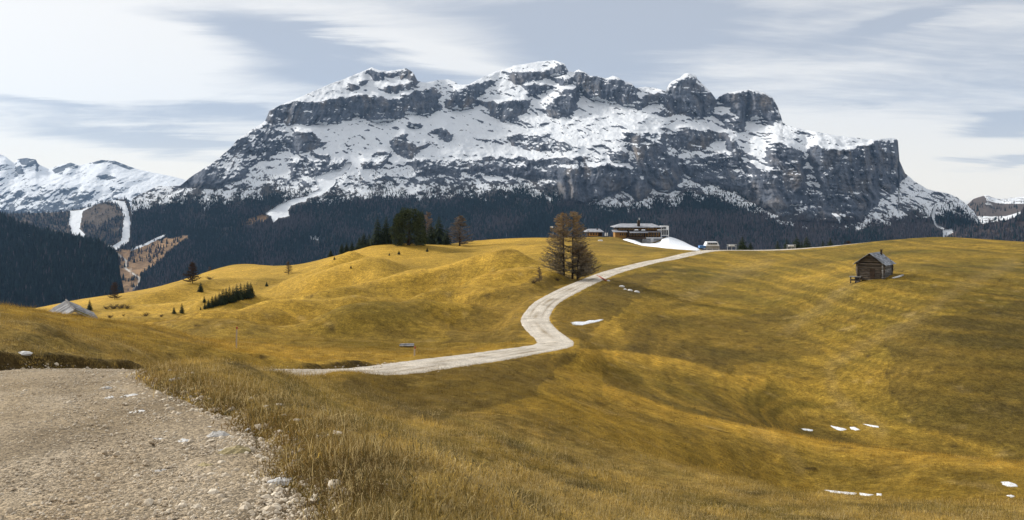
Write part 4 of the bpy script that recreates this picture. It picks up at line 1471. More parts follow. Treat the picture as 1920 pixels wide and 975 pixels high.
def larch_meshes(seed, stems=((0, 0, 1.0),), width=.30, nb=95, top=(.29, .19, .085), low=(.16, .13, .088), twig=1.0, tw=.0034):
    """bare autumn larch: stems with up-curving branches and hanging fine twigs; rusty needles left near the top"""
    r = random.Random(seed)
    tr, cr = MB(), MB()
    for (ox, oy, H) in stems:
        lean = ox * .12
        tr.tube([(ox, oy, -.03), (ox + lean * .3, oy, .3 * H), (ox + lean, oy, .65 * H), (ox + lean * 1.1, oy, H)], [.017, .013, .008, .002], 6)
        for i in range(nb):
            z = H * (.07 + .90 * (i + r.random()) / nb)
            zz = z / H
            a_ = r.uniform(0, 6.28)
            if len(stems) > 1 and r.random() < .55:                       # branches grow outward of the pair
                a_ = (0 if ox > 0 else pi) + r.uniform(-1.2, 1.2)
            prof = (1 - zz) ** .62 * (1.0 if zz > .3 else .72 + .93 * zz)
            L = width * prof * r.uniform(.6, 1.12) + .012
            d = Vector((cos(a_), sin(a_), 0))
            cx = ox + lean * min(1, zz * 1.5)
            pts = [Vector((cx, oy, z))]
            for q in range(1, 5):
                f = q / 4
                pts.append(pts[0] + d * L * f + Vector((r.uniform(-.012, .012), r.uniform(-.012, .012), L * (-.28 * f + .42 * f * f) + r.uniform(-.006, .006))))
            tr.tube(pts, [.0042 * (1.2 - zz), .0032 * (1.2 - zz), .0024, .0016, .0008], 3, cap=False)
            mixf = min(1, max(0, (zz - .42) * 2.6))
            nt = int((14 + L * 110) * twig)
            for q in range(nt):
                f = r.uniform(.12, 1.0) * 3.999
                k = int(f)
                p = pts[k].lerp(pts[k + 1], f - k)
                e = Vector((r.uniform(-1, 1), r.uniform(-1, 1), r.uniform(-.75, .65))).normalized()
                l_ = r.uniform(.018, .046)
                s_ = e.orthogonal().normalized() * tw
                c0 = tuple(low[m_] + (top[m_] - low[m_]) * mixf * r.uniform(.5, 1.1) for m_ in range(3))
                cr.add([p - s_, p + s_, p + e * l_], [(0, 1, 2)], rcol(r, c0))
    return tr.mesh('trunk', M['bark'], True), cr.mesh('crown', M['twigs'], False, True)


def bush_meshes(seed, n=420, col=(.055, .038, .026)):
    r = random.Random(seed)
    tr, cr = MB(), MB()
    for i in range(26):
        a_ = r.uniform(0, 6.28)
        L = r.uniform(.4, 1)
        d = Vector((cos(a_) * .55, sin(a_) * .55, r.uniform(.45, 1))).normalized() * L
        p0 = Vector((r.uniform(-.25, .25), r.uniform(-.2, .2), -.03))
        tr.tube([p0, p0 + d * .6, p0 + d], [.016, .01, .003], 3, cap=False)
        for q in range(n // 26):
            p = p0 + d * r.uniform(.3, 1.02)
            e = Vector((r.uniform(-1, 1), r.uniform(-1, 1), r.uniform(-.2, 1))).normalized()
            s_ = e.orthogonal().normalized() * .013
            cr.add([p - s_, p + s_, p + e * r.uniform(.08, .2)], [(0, 1, 2)], rcol(r, col))
    return tr.mesh('trunk', M['bark'], True), cr.mesh('crown', M['twigs'], False, True)


SPR = [spruce_meshes(i, (.20, .24, .28, .22)[i]) for i in range(4)]
PIN = [pine_meshes(11, .50, 3600), pine_meshes(12, .42, 2600)]
LAR_BIG = larch_meshes(21, ((-.075, 0, .985), (.05, .0, 1.0), (.12, -.05, .5)), .42, 150, tw=.0042)
LAR = [larch_meshes(31, width=.30, nb=80, twig=1.6, tw=.008, top=(.19, .14, .09), low=(.15, .12, .09)), larch_meshes(32, width=.36, nb=70, twig=1.5, tw=.008, top=(.20, .14, .095), low=(.15, .115, .09))]
LAR_DARK = larch_meshes(33, width=.42, nb=90, top=(.08, .05, .035), low=(.06, .042, .034), twig=2.0, tw=.010)
BUSH = [bush_meshes(41), bush_meshes(42)]


def plant(kind, meshes, u, Y, vtop, label, cat='tree', group=None, wide=1.0, name=None, sink=0.0):
    if Y > 340:                                   # a photo row: stand on the ground seen there
        Y = hit(u, Y, 60, 330)[1]
    x, y, z = at_u(u, Y)
    h = max(.25, (HV - vtop) / F * Y - z)
    t_ = thing(name or kind, label, cat, (x, y, z - sink), random.uniform(0, 6.28) if kind != 'twin_larch' else 0.0, group, (h * wide, h * wide, h))
    link('trunk', meshes[0], t_)
    link('crown', meshes[1], t_)
    return t_


plant('twin_larch', LAR_BIG, 1067, 521, 394, 'tall twin-stemmed larch with rusty top beside the gravel road bend', 'larch', name='larch_tree')
plant('larch_tree', LAR[1], 1011, 529, 500, 'small thin bare larch sapling just left of the twin-stemmed larch', 'larch')
plant('stone_pine', PIN[0], 766, 460, 392, 'largest broad dark green pine, centre of the hilltop clump', 'pine tree', wide=1.12)
plant('stone_pine', PIN[1], 788, 459, 398, 'pine merging into right flank of the largest hilltop pine', 'pine tree', wide=.5)
plant('stone_pine', PIN[1], 747, 460, 402, 'lower pine filling left flank of the largest hilltop pine', 'pine tree', wide=.5)
plant('spruce_tree', SPR[1], 708, 456, 405, 'dark spruce at the left end of the tall hilltop clump', 'spruce', wide=1.15)
plant('spruce_tree', SPR[2], 724, 454, 404, 'dark spruce squeezed between leftmost clump spruce and broad pine', 'spruce', wide=1.0)
plant('spruce_tree', SPR[3], 716, 457, 434, 'short bushy spruce at the foot of the two left clump spruces', 'spruce', wide=1.4)
plant('spruce_tree', SPR[2], 823, 458, 404, 'tall dark spruce between the broad pine and the bare brown larch', 'spruce', wide=1.35)
plant('spruce_tree', SPR[0], 838, 459, 424, 'shorter spruce leaning into the trunk of the bare brown larch', 'spruce', wide=1.5)
plant('spruce_tree', SPR[1], 808, 457, 416, 'spruce half hidden between broad pine and tall dark spruce', 'spruce', wide=1.3)
plant('larch_tree', LAR[0], 862, 461, 403, 'bare brown larch at the right end of the hilltop clump', 'larch', wide=1.8)
plant('larch_tree', LAR[1], 802, 262, 396, 'grey bare larch standing behind the hilltop pines', 'larch', wide=1.1)
for i, (u, vt, lab) in enumerate(((692, 437, 'spruce next below the tall clump on the falling skyline'), (682, 435, 'second spruce down the skyline from the tall clump'), (674, 444, 'third spruce down the skyline from the tall clump'),
                                  (660, 451, 'right one of the three close spruces lower on the skyline'), (650, 452, 'middle one of the three close spruces lower on the skyline'), (641, 455, 'left one of the three close spruces lower on the skyline'),
                                  (620, 467, 'lowest lone spruce on the falling skyline left of the clump'))):
    plant('spruce_tree', SPR[i % 4], u, 238 + .1 * (700 - u), vt, lab, 'spruce', 'spruces along the falling skyline', 1.55)
for i, (u, Y, vt, lab) in enumerate(((801, 472, 463, 'tiny round spruce on the slope under the broad pine'), (748, 477, 469, 'thin seedling spruce on the slope left of the tiny round spruce'),
                                     (730, 479, 473, 'tiny dark shrub spruce left of the thin seedling'), (658, 503, 496, 'tiny spruce alone in the hummocks below the skyline spruces'),
                                     (627, 487, 480, 'small seedling spruce near the lowest skyline spruce'))):
    plant('spruce_tree', SPR[(i + 1) % 4], u, Y, vt, lab, 'spruce', 'seedling spruces on the hummocks', 1.5)
ROWT = [(376, 574), (384, 566), (391, 560), (398, 553), (404, 549), (411, 546), (418, 540), (424, 538), (430, 534), (437, 536), (444, 531), (451, 529), (458, 531), (464, 526), (470, 528)]
ORD = ['first', 'second', 'third', 'fourth', 'fifth', 'sixth', 'seventh', 'eighth', 'ninth', 'tenth', 'eleventh', 'twelfth', 'thirteenth', 'fourteenth', 'fifteenth']
for i, (u, vt) in enumerate(ROWT):
    plant('spruce_tree', SPR[i % 4], u, 583 - (u - 372) * .27 + random.uniform(-1.5, 1.5), vt, ORD[i] + ' spruce from the left in the slanting row in the hollow', 'spruce', 'slanting row of spruces in the hollow', 1.2)
for u, Y, vt, lab, k in ((376, 547, 528, 'lone dark spruce on the far knoll above the row', 2), (341, 587, 567, 'lone small spruce just left of the slanting row', 0), (326, 588, 574, 'tiny spruce beside the lone small spruce', 1),
                         (383, 567, 554, 'small spruce above the upper left of the slanting row', 3), (168, 582, 561, 'pointed dark spruce just behind the sunken barn roof', 1),
                         (500, 537, 527, 'small bushy spruce where the knoll meets the hummocky hill', 2)):
    plant('spruce_tree', SPR[k], u, Y, vt, lab, 'spruce', None, 1.25)
plant('larch_tree', LAR_DARK, 361, 531, 490, 'dark leafless tree on the edge of the far knoll', 'tree', wide=1.2)
plant('larch_tree', LAR_DARK, 215, 561, 528, 'dark leafless tree at valley edge, low on the far knoll', 'tree', wide=1.1)
plant('larch_tree', LAR[0], 541, 514, 489, 'brown bare larch where the far knoll dips to the hill', 'larch', wide=1.5)
plant('larch_tree', LAR[1], 393, 290, 500, 'faint brown bare bush-like larch behind the dark leafless tree', 'larch', wide=1.8)
for u, Y, vt, lab, k in ((1392, 245, 446, 'broad dark spruce behind the road crest beside the lift station', 2), (1407, 250, 455, 'short spruce right of the broad crest spruce', 1), (1458, 250, 453, 'spruce left of the small lift pylon on crest', 0), (1475, 262, 450, 'spruce directly behind the small lift pylon on crest', 3),
                         (1494, 248, 445, 'taller spruce just right of the small lift pylon', 2), (1513, 250, 444, 'tallest pointed spruce right of the lift pylon group', 1), (1543, 252, 452, 'small spruce at left of the last crest pair', 0),
                         (1557, 250, 449, 'broader spruce, last on the crest before bare grass', 2), (1503, 262, 455, 'low spruce hidden between the two taller crest spruces', 3)):
    plant('spruce_tree', SPR[k], u, Y, vt - 3, lab, 'spruce', 'spruces behind the road crest', 1.6)
plant('larch_tree', LAR_DARK, 1590, 262, 451, 'reddish bare shrub tree showing over the right crest', 'tree', wide=1.4)
for u, Y, vt, w_, lab in ((200, 579, 571, 1.5, 'dark heath bush at left end of the thicket beside the barn'), (212, 579, 567, 1.6, 'tallest dark bush in the thicket right of the barn'), (226, 578, 568, 1.6, 'dark bush in the middle of the thicket right of the barn'),
                          (240, 578, 568, 1.5, 'dark bush at the right end of the thicket'), (206, 596, 588, 1.4, 'small bush touching the barn roof eave'), (231, 592, 587, 1.3, 'low brown bush in front of the thicket'),
                          (272, 593, 583, 1.5, 'round brown bush between thicket and lone spruce'), (302, 594, 587, 1.4, 'low brown bush just right of the round brown bush'), (395, 524, 516, 1.6, 'brown scrub below dark leafless tree on knoll'),
                          (1045, 526, 517, 1.5, 'low scrub at foot of the twin larch'), (1000, 531, 521, 1.5, 'low scrub below the small larch sapling'), (1085, 522, 515, 1.2, 'twiggy brush around the twin larch base')):
    plant('heath_bush', BUSH[int(u) % 2], u, Y, vt, lab, 'bush', None, w_)


# ------------------------------------------------------------------ grass and gravel
def tuft(seed, n=16, h=.2, spread=.09, lean=.6, wid=.0045):
    r = random.Random(seed)
    mb = MB()
    for i in range(n):
        a_ = r.uniform(0, 6.28)
        p = Vector((r.gauss(0, spread), r.gauss(0, spread), -.02))
        d = Vector((cos(a_), sin(a_), 0))
        s_ = Vector((-sin(a_), cos(a_), 0)) * wid * r.uniform(.7, 1.4)
        hh_ = h * r.uniform(.45, 1.15)
        l_ = lean * r.uniform(.3, 1.3) * hh_
        m1 = p + d * l_ * .4 + Vector((0, 0, hh_ * .62))
        m2 = p + d * l_ * 1.15 + Vector((0, 0, hh_ * .95 - l_ * .2))
        mb.add([p - s_, p + s_, m1 + s_ * .8, m1 - s_ * .8, m2], [(0, 1, 2, 3), (3, 2, 4)])
    return mb


TUFTS = [proto('tuft_source_%d' % i, tuft(60 + i, (34, 26, 40, 9)[i], (.065, .09, .045, .22)[i], (.11, .10, .13, .10)[i], (1.5, 1.1, 2.0, .4)[i], (.0030, .0030, .0034, .0020)[i]), M['grass']) for i in range(4)]
NG = 230000
gu = rng.uniform(-160, 2080, NG)
q = rng.random(NG)
e_ = .38                                           # pdf ~ Y^-(1-e)
y0, y1 = 2.8, 120.0
gy = (y0 ** e_ + q * (y1 ** e_ - y0 ** e_)) ** (1 / e_)
gx = (gu - CU) / F * gy
gz, ge = ground(gx, gy)
keep = ge > -.02 + .25 * rng.random(NG) ** 2
keep |= (ge > -.55) & (rng.random(NG) < .10)
keep &= ~((gy > 30) & (ge < .2))
keep &= ~((bank_zone(gx, gy) > .3) & (ge < .5) & (rng.random(NG) < .4))
gx, gy, gz, ge, gu = (a_[keep] for a_ in (gx, gy, gz, ge, gu))
n = len(gx)
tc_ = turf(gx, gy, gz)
near_ = sstep(30, 8, gy)
edge_ = sstep(.9, .1, ge)
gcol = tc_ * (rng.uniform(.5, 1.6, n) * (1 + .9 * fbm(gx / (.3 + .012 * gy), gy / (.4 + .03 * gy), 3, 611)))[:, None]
pk = rng.random(n)
gcol = gcol + (C(92, 68, 34)[None] * rng.uniform(.5, 1.3, n)[:, None] - gcol) * (.75 * edge_ * sstep(25, 12, gy) * (rng.random(n) < .8))[:, None]
gcol = np.where((pk < .24 * near_)[:, None], C(212, 188, 132)[None] * rng.uniform(.6, 1.1, n)[:, None], gcol)
gcol = np.where(((pk > .84) & (pk < .84 + .16 * near_))[:, None], C(84, 78, 44)[None] * rng.uniform(.6, 1.2, n)[:, None], gcol)
clump = np.clip(.78 + .95 * fbm(gx / .7, gy / .7, 3, 601), .3, 1.6)
gs = .56 * (1 + .026 * gy) * clump * rng.uniform(.6, 1.25, n) * (1 + .4 * edge_ * sstep(25, 12, gy))
gs = gs * (1 - .25 * sstep(40, 90, gy))
gi_ = rng.choice(4, n, p=[.42, .27, .28, .03])
rot = np.stack([rng.normal(0, .18, n), rng.normal(0, .18, n), rng.uniform(0, 6.28, n)], -1)
scatter('grass', np.stack([gx, gy, gz], -1), gs, rot, gi_, gcol, TUFTS)


def pebble(seed, flat=.55):
    r = random.Random(seed)
    vs_, fs = [], []
    rows = ((-.8, .55), (0, 1), (.75, .6))
    for z, rad in rows:
        for k in range(6):
            a_ = 2 * pi * k / 6 + r.uniform(-.25, .25)
            q_ = rad * r.uniform(.75, 1.2)
            vs_.append((q_ * cos(a_), q_ * .75 * sin(a_), z * flat * r.uniform(.75, 1.2)))
    vs_.append((0, 0, flat * .95))
    for i in range(2):
        for k in range(6):
            fs.append((i * 6 + k, i * 6 + (k + 1) % 6, (i + 1) * 6 + (k + 1) % 6, (i + 1) * 6 + k))
    for k in range(6):
        fs.append((12 + k, 12 + (k + 1) % 6, 18))
    return MB().add(vs_, fs)


PEB = [proto('pebble_source_%d' % i, pebble(80 + i, (.5, .65, .35, .8)[i]), M['stone_i']) for i in range(4)]


NS = 110000
su = rng.uniform(-120, 1100, NS)
q = rng.random(NS)
e_ = .35
y0, y1 = 3.2, 46.0
sy = (y0 ** e_ + q * (y1 ** e_ - y0 ** e_)) ** (1 / e_)
sx_ = (su - CU) / F * sy
rz_, rd_, rw_ = road_at(sx_, sy)
gz2, ge2 = ground(sx_, sy)
ed = rd_ / rw_
pkeep = np.where(ge2 < .15, .35 + .65 * sstep(.55, .95, ed), 0) + (ge2 > .15) * (ge2 < .6) * .07 * (bank_zone(sx_, sy) < .2)
kk = rng.random(NS) < pkeep
sx_, sy, rz_, gz2, ge2, ed = (a_[kk] for a_ in (sx_, sy, rz_, gz2, ge2, ed))
n = len(sx_)
crown = .05 * (1 - np.minimum(1, ed) ** 2) - .22 * sstep(.82, 1.0, ed * .86)
sz = np.maximum(rz_ + crown - .004, gz2)
ss = .006 + .010 * rng.random(n) ** 2.2 + .026 * (rng.random(n) < .02 + .08 * sstep(.6, 1, ed)) * rng.random(n) + .04 * (rng.random(n) < .035 * sstep(.6, .95, ed)) * rng.random(n)
ss = ss * (1 + .02 * sy)
white = np.clip(.35 + .5 * rng.random(n) + .25 * sstep(.6, .95, ed), 0, 1)
scol = C(146, 126, 98)[None] + (C(222, 210, 190) - C(146, 126, 98))[None] * (white * rng.uniform(.5, 1.1, n))[:, None]
rot = np.stack([rng.normal(0, .25, n), rng.normal(0, .25, n), rng.uniform(0, 6.28, n)], -1)
scatter('gravel', np.stack([sx_, sy, sz], -1), ss, rot, rng.integers(0, 4, n), scol, PEB)

# ------------------------------------------------------------------ log hut on the right slope
hx, hy, hz0 = at_u(1640, 117.5)
HUT_RZ = radians(-39)
hz0 = min(ground1(hx + a_, hy + b_) for a_ in (-2, 0, 2) for b_ in (-2, 0, 2)) + .25
hut = thing('log_hut', 'small dark log hay hut with grey shingle roof alone on the right slope', 'log hut', (hx, hy, hz0), HUT_RZ)
HW, HL, HE, HR = 3.3, 3.9, 2.35, 3.55              # width across the gable, length, eave and ridge height
rr = random.Random(5)
nlog = 10


def log_piece(p0, p1, rad, mat, parent, name='log'):
    p0, p1 = Vector(p0), Vector(p1)
    j = lambda: rr.uniform(.88, 1.1)
    pts = [p0.lerp(p1, k / 3) + Vector((0, 0, rr.uniform(-.015, .015))) for k in range(4)]
    return MB().tube(pts, [rad * j() for _ in range(4)], 7).build(name, mat, parent, True)


lh = HE / nlog
for i in range(nlog):
    z = lh * (i + .5)
    ex = .22 + rr.uniform(-.06, .06)
    for sy_ in (-1, 1):                              # gable walls
        log_piece((-HW / 2 - ex, sy_ * HL / 2, z), (HW / 2 + ex, sy_ * HL / 2, z), lh * .54, M['log'], hut)
    for sx_ in (-1, 1):                              # long walls, half a log higher
        log_piece((sx_ * HW / 2, -HL / 2 - ex, z + lh * .45), (sx_ * HW / 2, HL / 2 + ex, z + lh * .45), lh * .54, M['log_grey'] if sx_ > 0 else M['log'], hut)
for i in range(5):                                   # logs of the gable triangles
    f = (i + .55) / 5.4
    for sy_ in (-1, 1):
        hw_ = HW / 2 * (1 - f) + .05
        log_piece((-hw_, sy_ * HL / 2, HE + .1 + f * (HR - HE)), (hw_, sy_ * HL / 2, HE + .1 + f * (HR - HE)), .115, M['log'], hut)
MB().box((0, 0, HE / 2), (HW - .2, HL - .2, HE)).build('inner_wall', M['dark_wood'], hut)
log_piece((0, -HL / 2 - .55, HR + .02), (0, HL / 2 + .5, HR + .05), .08, M['dark_wood'], hut, 'ridge_beam')
for sx_ in (-1, 1):                                  # shingle courses, each overlapping the one below
    run = HW / 2 + .55
    nc_ = 7
    for k in range(nc_):
        f0, f1 = k / nc_, (k + 1.25) / nc_
        dz = (HR - HE) / (HW / 2)
        xa, xb = run * (1 - f0) * sx_, run * max(0, 1 - f1) * sx_
        za, zb = HR + .16 - abs(xa) * dz + .03, HR + .16 - abs(xb) * dz
        y0_, y1_ = -HL / 2 - .55 + rr.uniform(-.05, .05), HL / 2 + .45 + rr.uniform(-.05, .05)
        nb_ = 9
        for b_ in range(nb_):
            ya, yb = y0_ + (y1_ - y0_) * b_ / nb_, y0_ + (y1_ - y0_) * (b_ + 1) / nb_ - .015
            jx = rr.uniform(-.05, .05) * sx_
            jz = rr.uniform(0, .02)
            MB().slab([(xa + jx, ya, za + jz - abs(jx) * .3), (xa + jx, yb, za + jz - abs(jx) * .3), (xb, yb, zb + jz), (xb, ya, zb + jz)], .035).build('shingle', M['shingle'], hut)
MB().box((.48, HL / 2 - .55, HR + .1), (.26, .28, .75), .1, .12).box((.48, HL / 2 - .55, HR + .49), (.34, .36, .08)).build('chimney', M['dark_wood'], hut)
for k, (a_, b_) in enumerate(((-1, -1), (1, -1), (1, 1), (-1, 1), (0, -1))):
    MB().box((a_ * HW / 2, b_ * HL / 2, -.3), (.5, .45, .75), rr.uniform(-.4, .4), .15).build('foundation_stone', M['stone'], hut)
MB().box((.3, -HL / 2 - .14, .95), (.62, .07, 1.3)).build('hatch_door', M['dark_wood'], hut)
# wood bench stack at its left, boards and pale stones at its right
bx, by = hx - 2.9, hy - .6
bench = thing('wood_bench', 'rough wooden bench stack against the left end of the log hut', 'bench', (bx, by, ground1(bx, by)), radians(-25))
MB().box((0, 0, .85), (1.5, .8, .09)).build('top_board', M['roof_board'], bench)
for k in range(3):
    MB().box((-.6 + .6 * k, 0, .38), (.14, .6, .9)).build('leg', M['log'], bench)
MB().box((0, .1, .4), (1.2, .12, .2)).build('rail', M['log_grey'], bench)
for k, (dx, dy, L, a_) in enumerate(((2.0, -2.3, 1.6, .5), (2.75, -1.7, 1.5, .7))):
    px_, py_ = hx + dx, hy + dy
    tag(MB().box((0, 0, 0), (L, .3, .12)).build('loose_board', M['white'] if k == 0 else M['roof_board']), ('pale board lying at the near right corner of the log hut', 'grey board lying along the right wall of the log hut')[k], 'board')
    o = bpy.data.objects['loose_board' if k == 0 else 'loose_board.001']
    o.location = (px_, py_, ground1(px_, py_) + .12)
    o.rotation_euler = (0, radians(-8), a_)

# ------------------------------------------------------------------ sunken barn on the left
apf, apb = Vector((-41.0, 80.0, -9.80)), Vector((-46.3, 88.6, -9.85))
barn = thing('barn', 'grey plank-roofed barn sunk behind the grassy rise on the left', 'barn', tuple((apf + apb) / 2 + Vector((0, 0, -2.6))))
off = Vector(barn.location)
rdir = (apb - apf).normalized()
pr = Vector((.85, .52, 0)).normalized()
for side, run, drop, nplk in ((-1, 2.3, 1.35, 12), (1, 2.5, 1.30, 12)):
    for row in range(2):
        for k in range(nplk):
            L = (apb - apf).length
            a0, a1 = L * k / nplk, L * (k + 1) / nplk - .04
            f0, f1 = row * .48, row * .48 + .55
            sag = lambda s_: -.18 * sin(pi * s_ / L) * (1 if side > 0 else .3)
            jz = rr.uniform(0, .05) - .05 * row
            q4 = []
            for (aa, ff) in ((a0, f0), (a1, f0), (a1, f1), (a0, f1)):
                p = apf + rdir * aa + pr * (side * run * ff) + Vector((0, 0, -drop * ff + sag(aa) + jz + (rr.uniform(-.03, .03) if ff == f1 else 0)))
                q4.append(p - off)
            MB().slab(q4, .05).build('plank', M['moss'] if (side > 0 and k < 2 and row == 0) else M['barn_board'], barn)
MB().tube([apf - off + Vector((0, 0, .05)) - rdir * .3, (apf + apb) / 2 - off + Vector((0, 0, -.02)), apb - off + Vector((0, 0, .06))], .09, 6).build('ridge_beam', M['log_grey'], barn)
mid_ = (apf + apb) / 2 - off
ang_ = math.atan2(rdir.y, rdir.x)
MB().box((mid_.x, mid_.y, mid_.z - 2.35), (8.2, 3.0, 2.0), ang_).build('wall', M['dark_wood'], barn)
for k in range(5):
    c_ = apf - off + rdir * (.9) + Vector((0, 0, -1.0 - .32 * k))
    hw_ = min(1.55, .5 + .35 * k)
    MB().tube([c_ - pr * hw_, c_ + pr * hw_], .13, 6).build('log', M['log'], barn, True)
for s_ in (-1, 1):
    MB().tube([apf - off + Vector((0, 0, -.1)) - rdir * .05, apf - off + pr * (s_ * 2.2) + Vector((0, 0, -1.32)) - rdir * .05], .07, 5).build('rafter', M['log_grey'], barn)

# ------------------------------------------------------------------ mountain restaurant on the crest
RYd = 333.0
px2 = RYd / F                                     # metres per photo pixel there


def rp(u, v, dy=0.0):
    return Vector(((u - CU) * px2, dy, (HV - v) * px2))


rest = thing('mountain_restaurant', 'long timber and glass mountain restaurant with grey hipped roof on the crest', 'restaurant', (0, RYd, 0))


def pbox(name, u0, u1, v0, v1, d0, d1, mat, parent):
    a_, c_ = rp(u0, v1), rp(u1, v0)
    return MB().box(((a_.x + c_.x) / 2, (d0 + d1) / 2, (a_.z + c_.z) / 2), (abs(c_.x - a_.x), d1 - d0, abs(c_.z - a_.z))).build(name, mat, parent)


pbox('wall', 1157, 1238, 425, 448, 0, 11, M['dark_wood'], rest)
pbox('lower_wall', 1152, 1173, 434, 446, -2.5, 4, M['warm_wood'], rest)
pbox('wing_wall', 1174, 1203, 434.5, 448, -3.2, 0, M['dark_wood'], rest)
# hipped main roof
e0, e1, h0, h1 = rp(1151.5, 425.5), rp(1241, 425.5), rp(1167, 419.6), rp(1227, 419.6)
rb = MB()
rb.add([(e0.x, -2.0, e0.z), (e1.x, -2.0, e1.z), (e1.x, 13, e1.z), (e0.x, 13, e0.z), (h0.x, 5.5, h0.z), (h1.x, 5.5, h1.z),
        (e0.x, -2.0, e0.z - .22), (e1.x, -2.0, e1.z - .22), (e1.x, 13, e1.z - .22), (e0.x, 13, e0.z - .22)],
       [(0, 1, 5, 4), (1, 2, 5), (2, 3, 4, 5), (3, 0, 4), (0, 6, 7, 1), (1, 7, 8, 2), (2, 8, 9, 3), (3, 9, 6, 0), (6, 9, 8, 7)])
roof = rb.build('roof', M['slate'], rest)
# lower awning roofs
for (u0, u1, v0, v1, dd, mt) in ((1147, 1174, 431, 434.2, -4.2, 'slate'), (1178, 1212, 431.8, 435.4, -5.0, 'slate'), (1212, 1240, 432.2, 434.4, -2.6, 'slate')):
    a_, b2 = rp(u0, v1), rp(u1, v0)
    MB().slab([(a_.x, dd, a_.z), (b2.x, dd, a_.z), (b2.x, .6, b2.z), (a_.x, .6, b2.z)], .16).build('awning_roof', M[mt], rest)
# each window, framed
for (u0, u1, v0, v1, dd) in [(1161 + 6.1 * k, 1165.4 + 6.1 * k, 427.3, 431.2, -.12) for k in range(12)] + [(1213 + 4.6 * k, 1216.4 + 4.6 * k, 436, 442, -.12) for k in range(5)] + \
        [(1160 + 4.2 * k, 1163 + 4.2 * k, 436.5, 441.5, -2.62) for k in range(3)] + [(1178 + 6.2 * k, 1182.2 + 6.2 * k, 437, 442, -3.32) for k in range(4)]:
    wf = pbox('window', u0, u1, v0, v1, dd - .08, dd, M['warm_wood'], rest)
    pbox('pane', u0 + .55, u1 - .55, v0 + .6, v1 - .6, dd - .14, dd - .081, M['glass'], wf)
for k in range(7):
    pbox('timber_post', 1205 + 5 * k, 1205.9 + 5 * k, 426, 444.5, -.5, -.25, M['warm_wood'], rest)
bal = pbox('balcony', 1158, 1238, 431.3, 432, -1.4, 0, M['dark_wood'], rest)
for k in range(17):
    pbox('baluster', 1159 + 4.8 * k, 1159.5 + 4.8 * k, 429.6, 431.3, -1.35, -1.25, M['warm_wood'], bal)
pbox('handrail', 1158, 1238, 429.2, 429.6, -1.4, -1.2, M['warm_wood'], bal)
ch = pbox('chimney', 1195, 1199.6, 412.5, 436, -.9, .6, M['dark_wood'], rest)
for u_, v0, v1 in ((1196.3, 414.5, 412.5), (1198.6, 409.5, 412.5)):
    a_ = rp(u_, v0)
    b2 = rp(u_, v1 + 1.5)
    MB().tube([(b2.x, -.2, b2.z), (a_.x, -.2, a_.z)], .22, 8).tube([(a_.x, -.2, a_.z), (a_.x, -.2, a_.z + .2)], .36, 8).build('flue', M['metal'], ch)
for u0, v0 in ((1191, 431.0), (1204, 431.2), (1233, 431.2)):
    a_ = rp(u0, v0)
    MB().box((a_.x, -3.4, a_.z + .12), (1.5, 1.4, .22), 0, .35).build('snow_cap', M['snow'], rest)
# white garage level
gar = pbox('garage_wall', 1203, 1240, 444.6, 457, -2.2, 0.0, M['plaster'], rest)
for u0, u1 in ((1205, 1218.5), (1223.5, 1239)):
    dr = pbox('garage_door', u0, u1, 446.2, 455, -2.3, -2.201, M['concrete'], gar)
    pbox('window_band', u0 + .6, u1 - .6, 448.2, 450.0, -2.36, -2.301, M['glass'], dr)
pbox('base_wall', 1157, 1203, 448, 458, -1.0, 6, M['concrete'], rest)
pbox('terrace', 1172, 1206, 443.9, 446.5, -7.5, -2, M['dark_wood'], rest)
tower = thing('glass_lift_tower', 'white framed glass lift tower at right end of the restaurant', 'tower', (0, RYd - .5, 0))
for u_ in (1239.5, 1253):
    for dy in (0, 3.2):
        a_, b2 = rp(u_, 446), rp(u_, 424.3)
        MB().box((a_.x, dy, (a_.z + b2.z) / 2), (.22, .22, b2.z - a_.z)).build('column', M['white'], tower)
for v_ in (424.6, 430.6, 441.2):
    pbox('beam', 1239.4, 1253.2, v_ - .5, v_ + .5, -.16, 3.36, M['white'], tower)
for k in range(4):
    u_ = 1240.2 + 3.25 * k
    pbox('pane', u_, u_ + 2.7, 425.4, 430, .0, .05, M['glass'], tower)
    pbox('pane', u_, u_ + 2.7, 431.2, 440.6, .0, .05, M['glass'], tower)
    pbox('mullion', u_ + 2.75, u_ + 3.1, 425, 441, -.1, .1, M['white'], tower)
pbox('roof', 1239, 1253.6, 423.6, 424.3, -.3, 3.6, M['white'], tower)
pbox('upper_panel', 1248.5, 1252.8, 425.2, 430, -.12, -.05, M['white'], tower)

side = thing('timber_lodge', 'low timber lodge with pale roof left of the restaurant', 'lodge', (0, RYd + 2, 0))
pbox('wall', 1103, 1130, 434, 443.5, 0, 7, M['dark_wood'], side)
pbox('wood_front', 1105, 1122, 436.5, 442.5, -1.2, 0, M['warm_wood'], side)
a_, b2, c_, d_ = rp(1098.5, 434.6), rp(1133, 434.6), rp(1106, 429.6), rp(1127, 429.6)
MB().add([(a_.x, -2, a_.z), (b2.x, -2, b2.z), (b2.x, 9, b2.z), (a_.x, 9, a_.z), (c_.x, 3.5, c_.z), (d_.x, 3.5, d_.z), (a_.x, -2, a_.z - .2), (b2.x, -2, b2.z - .2), (b2.x, 9, b2.z - .2), (a_.x, 9, a_.z - .2)],
         [(0, 1, 5, 4), (1, 2, 5), (2, 3, 4, 5), (3, 0, 4), (0, 6, 7, 1), (1, 7, 8, 2), (2, 8, 9, 3), (3, 9, 6, 0), (6, 9, 8, 7)]).build('roof', M['slate'], side)
pbox('chimney', 1120.5, 1122.5, 428.4, 431.5, 1.5, 2.2, M['dark_wood'], side)
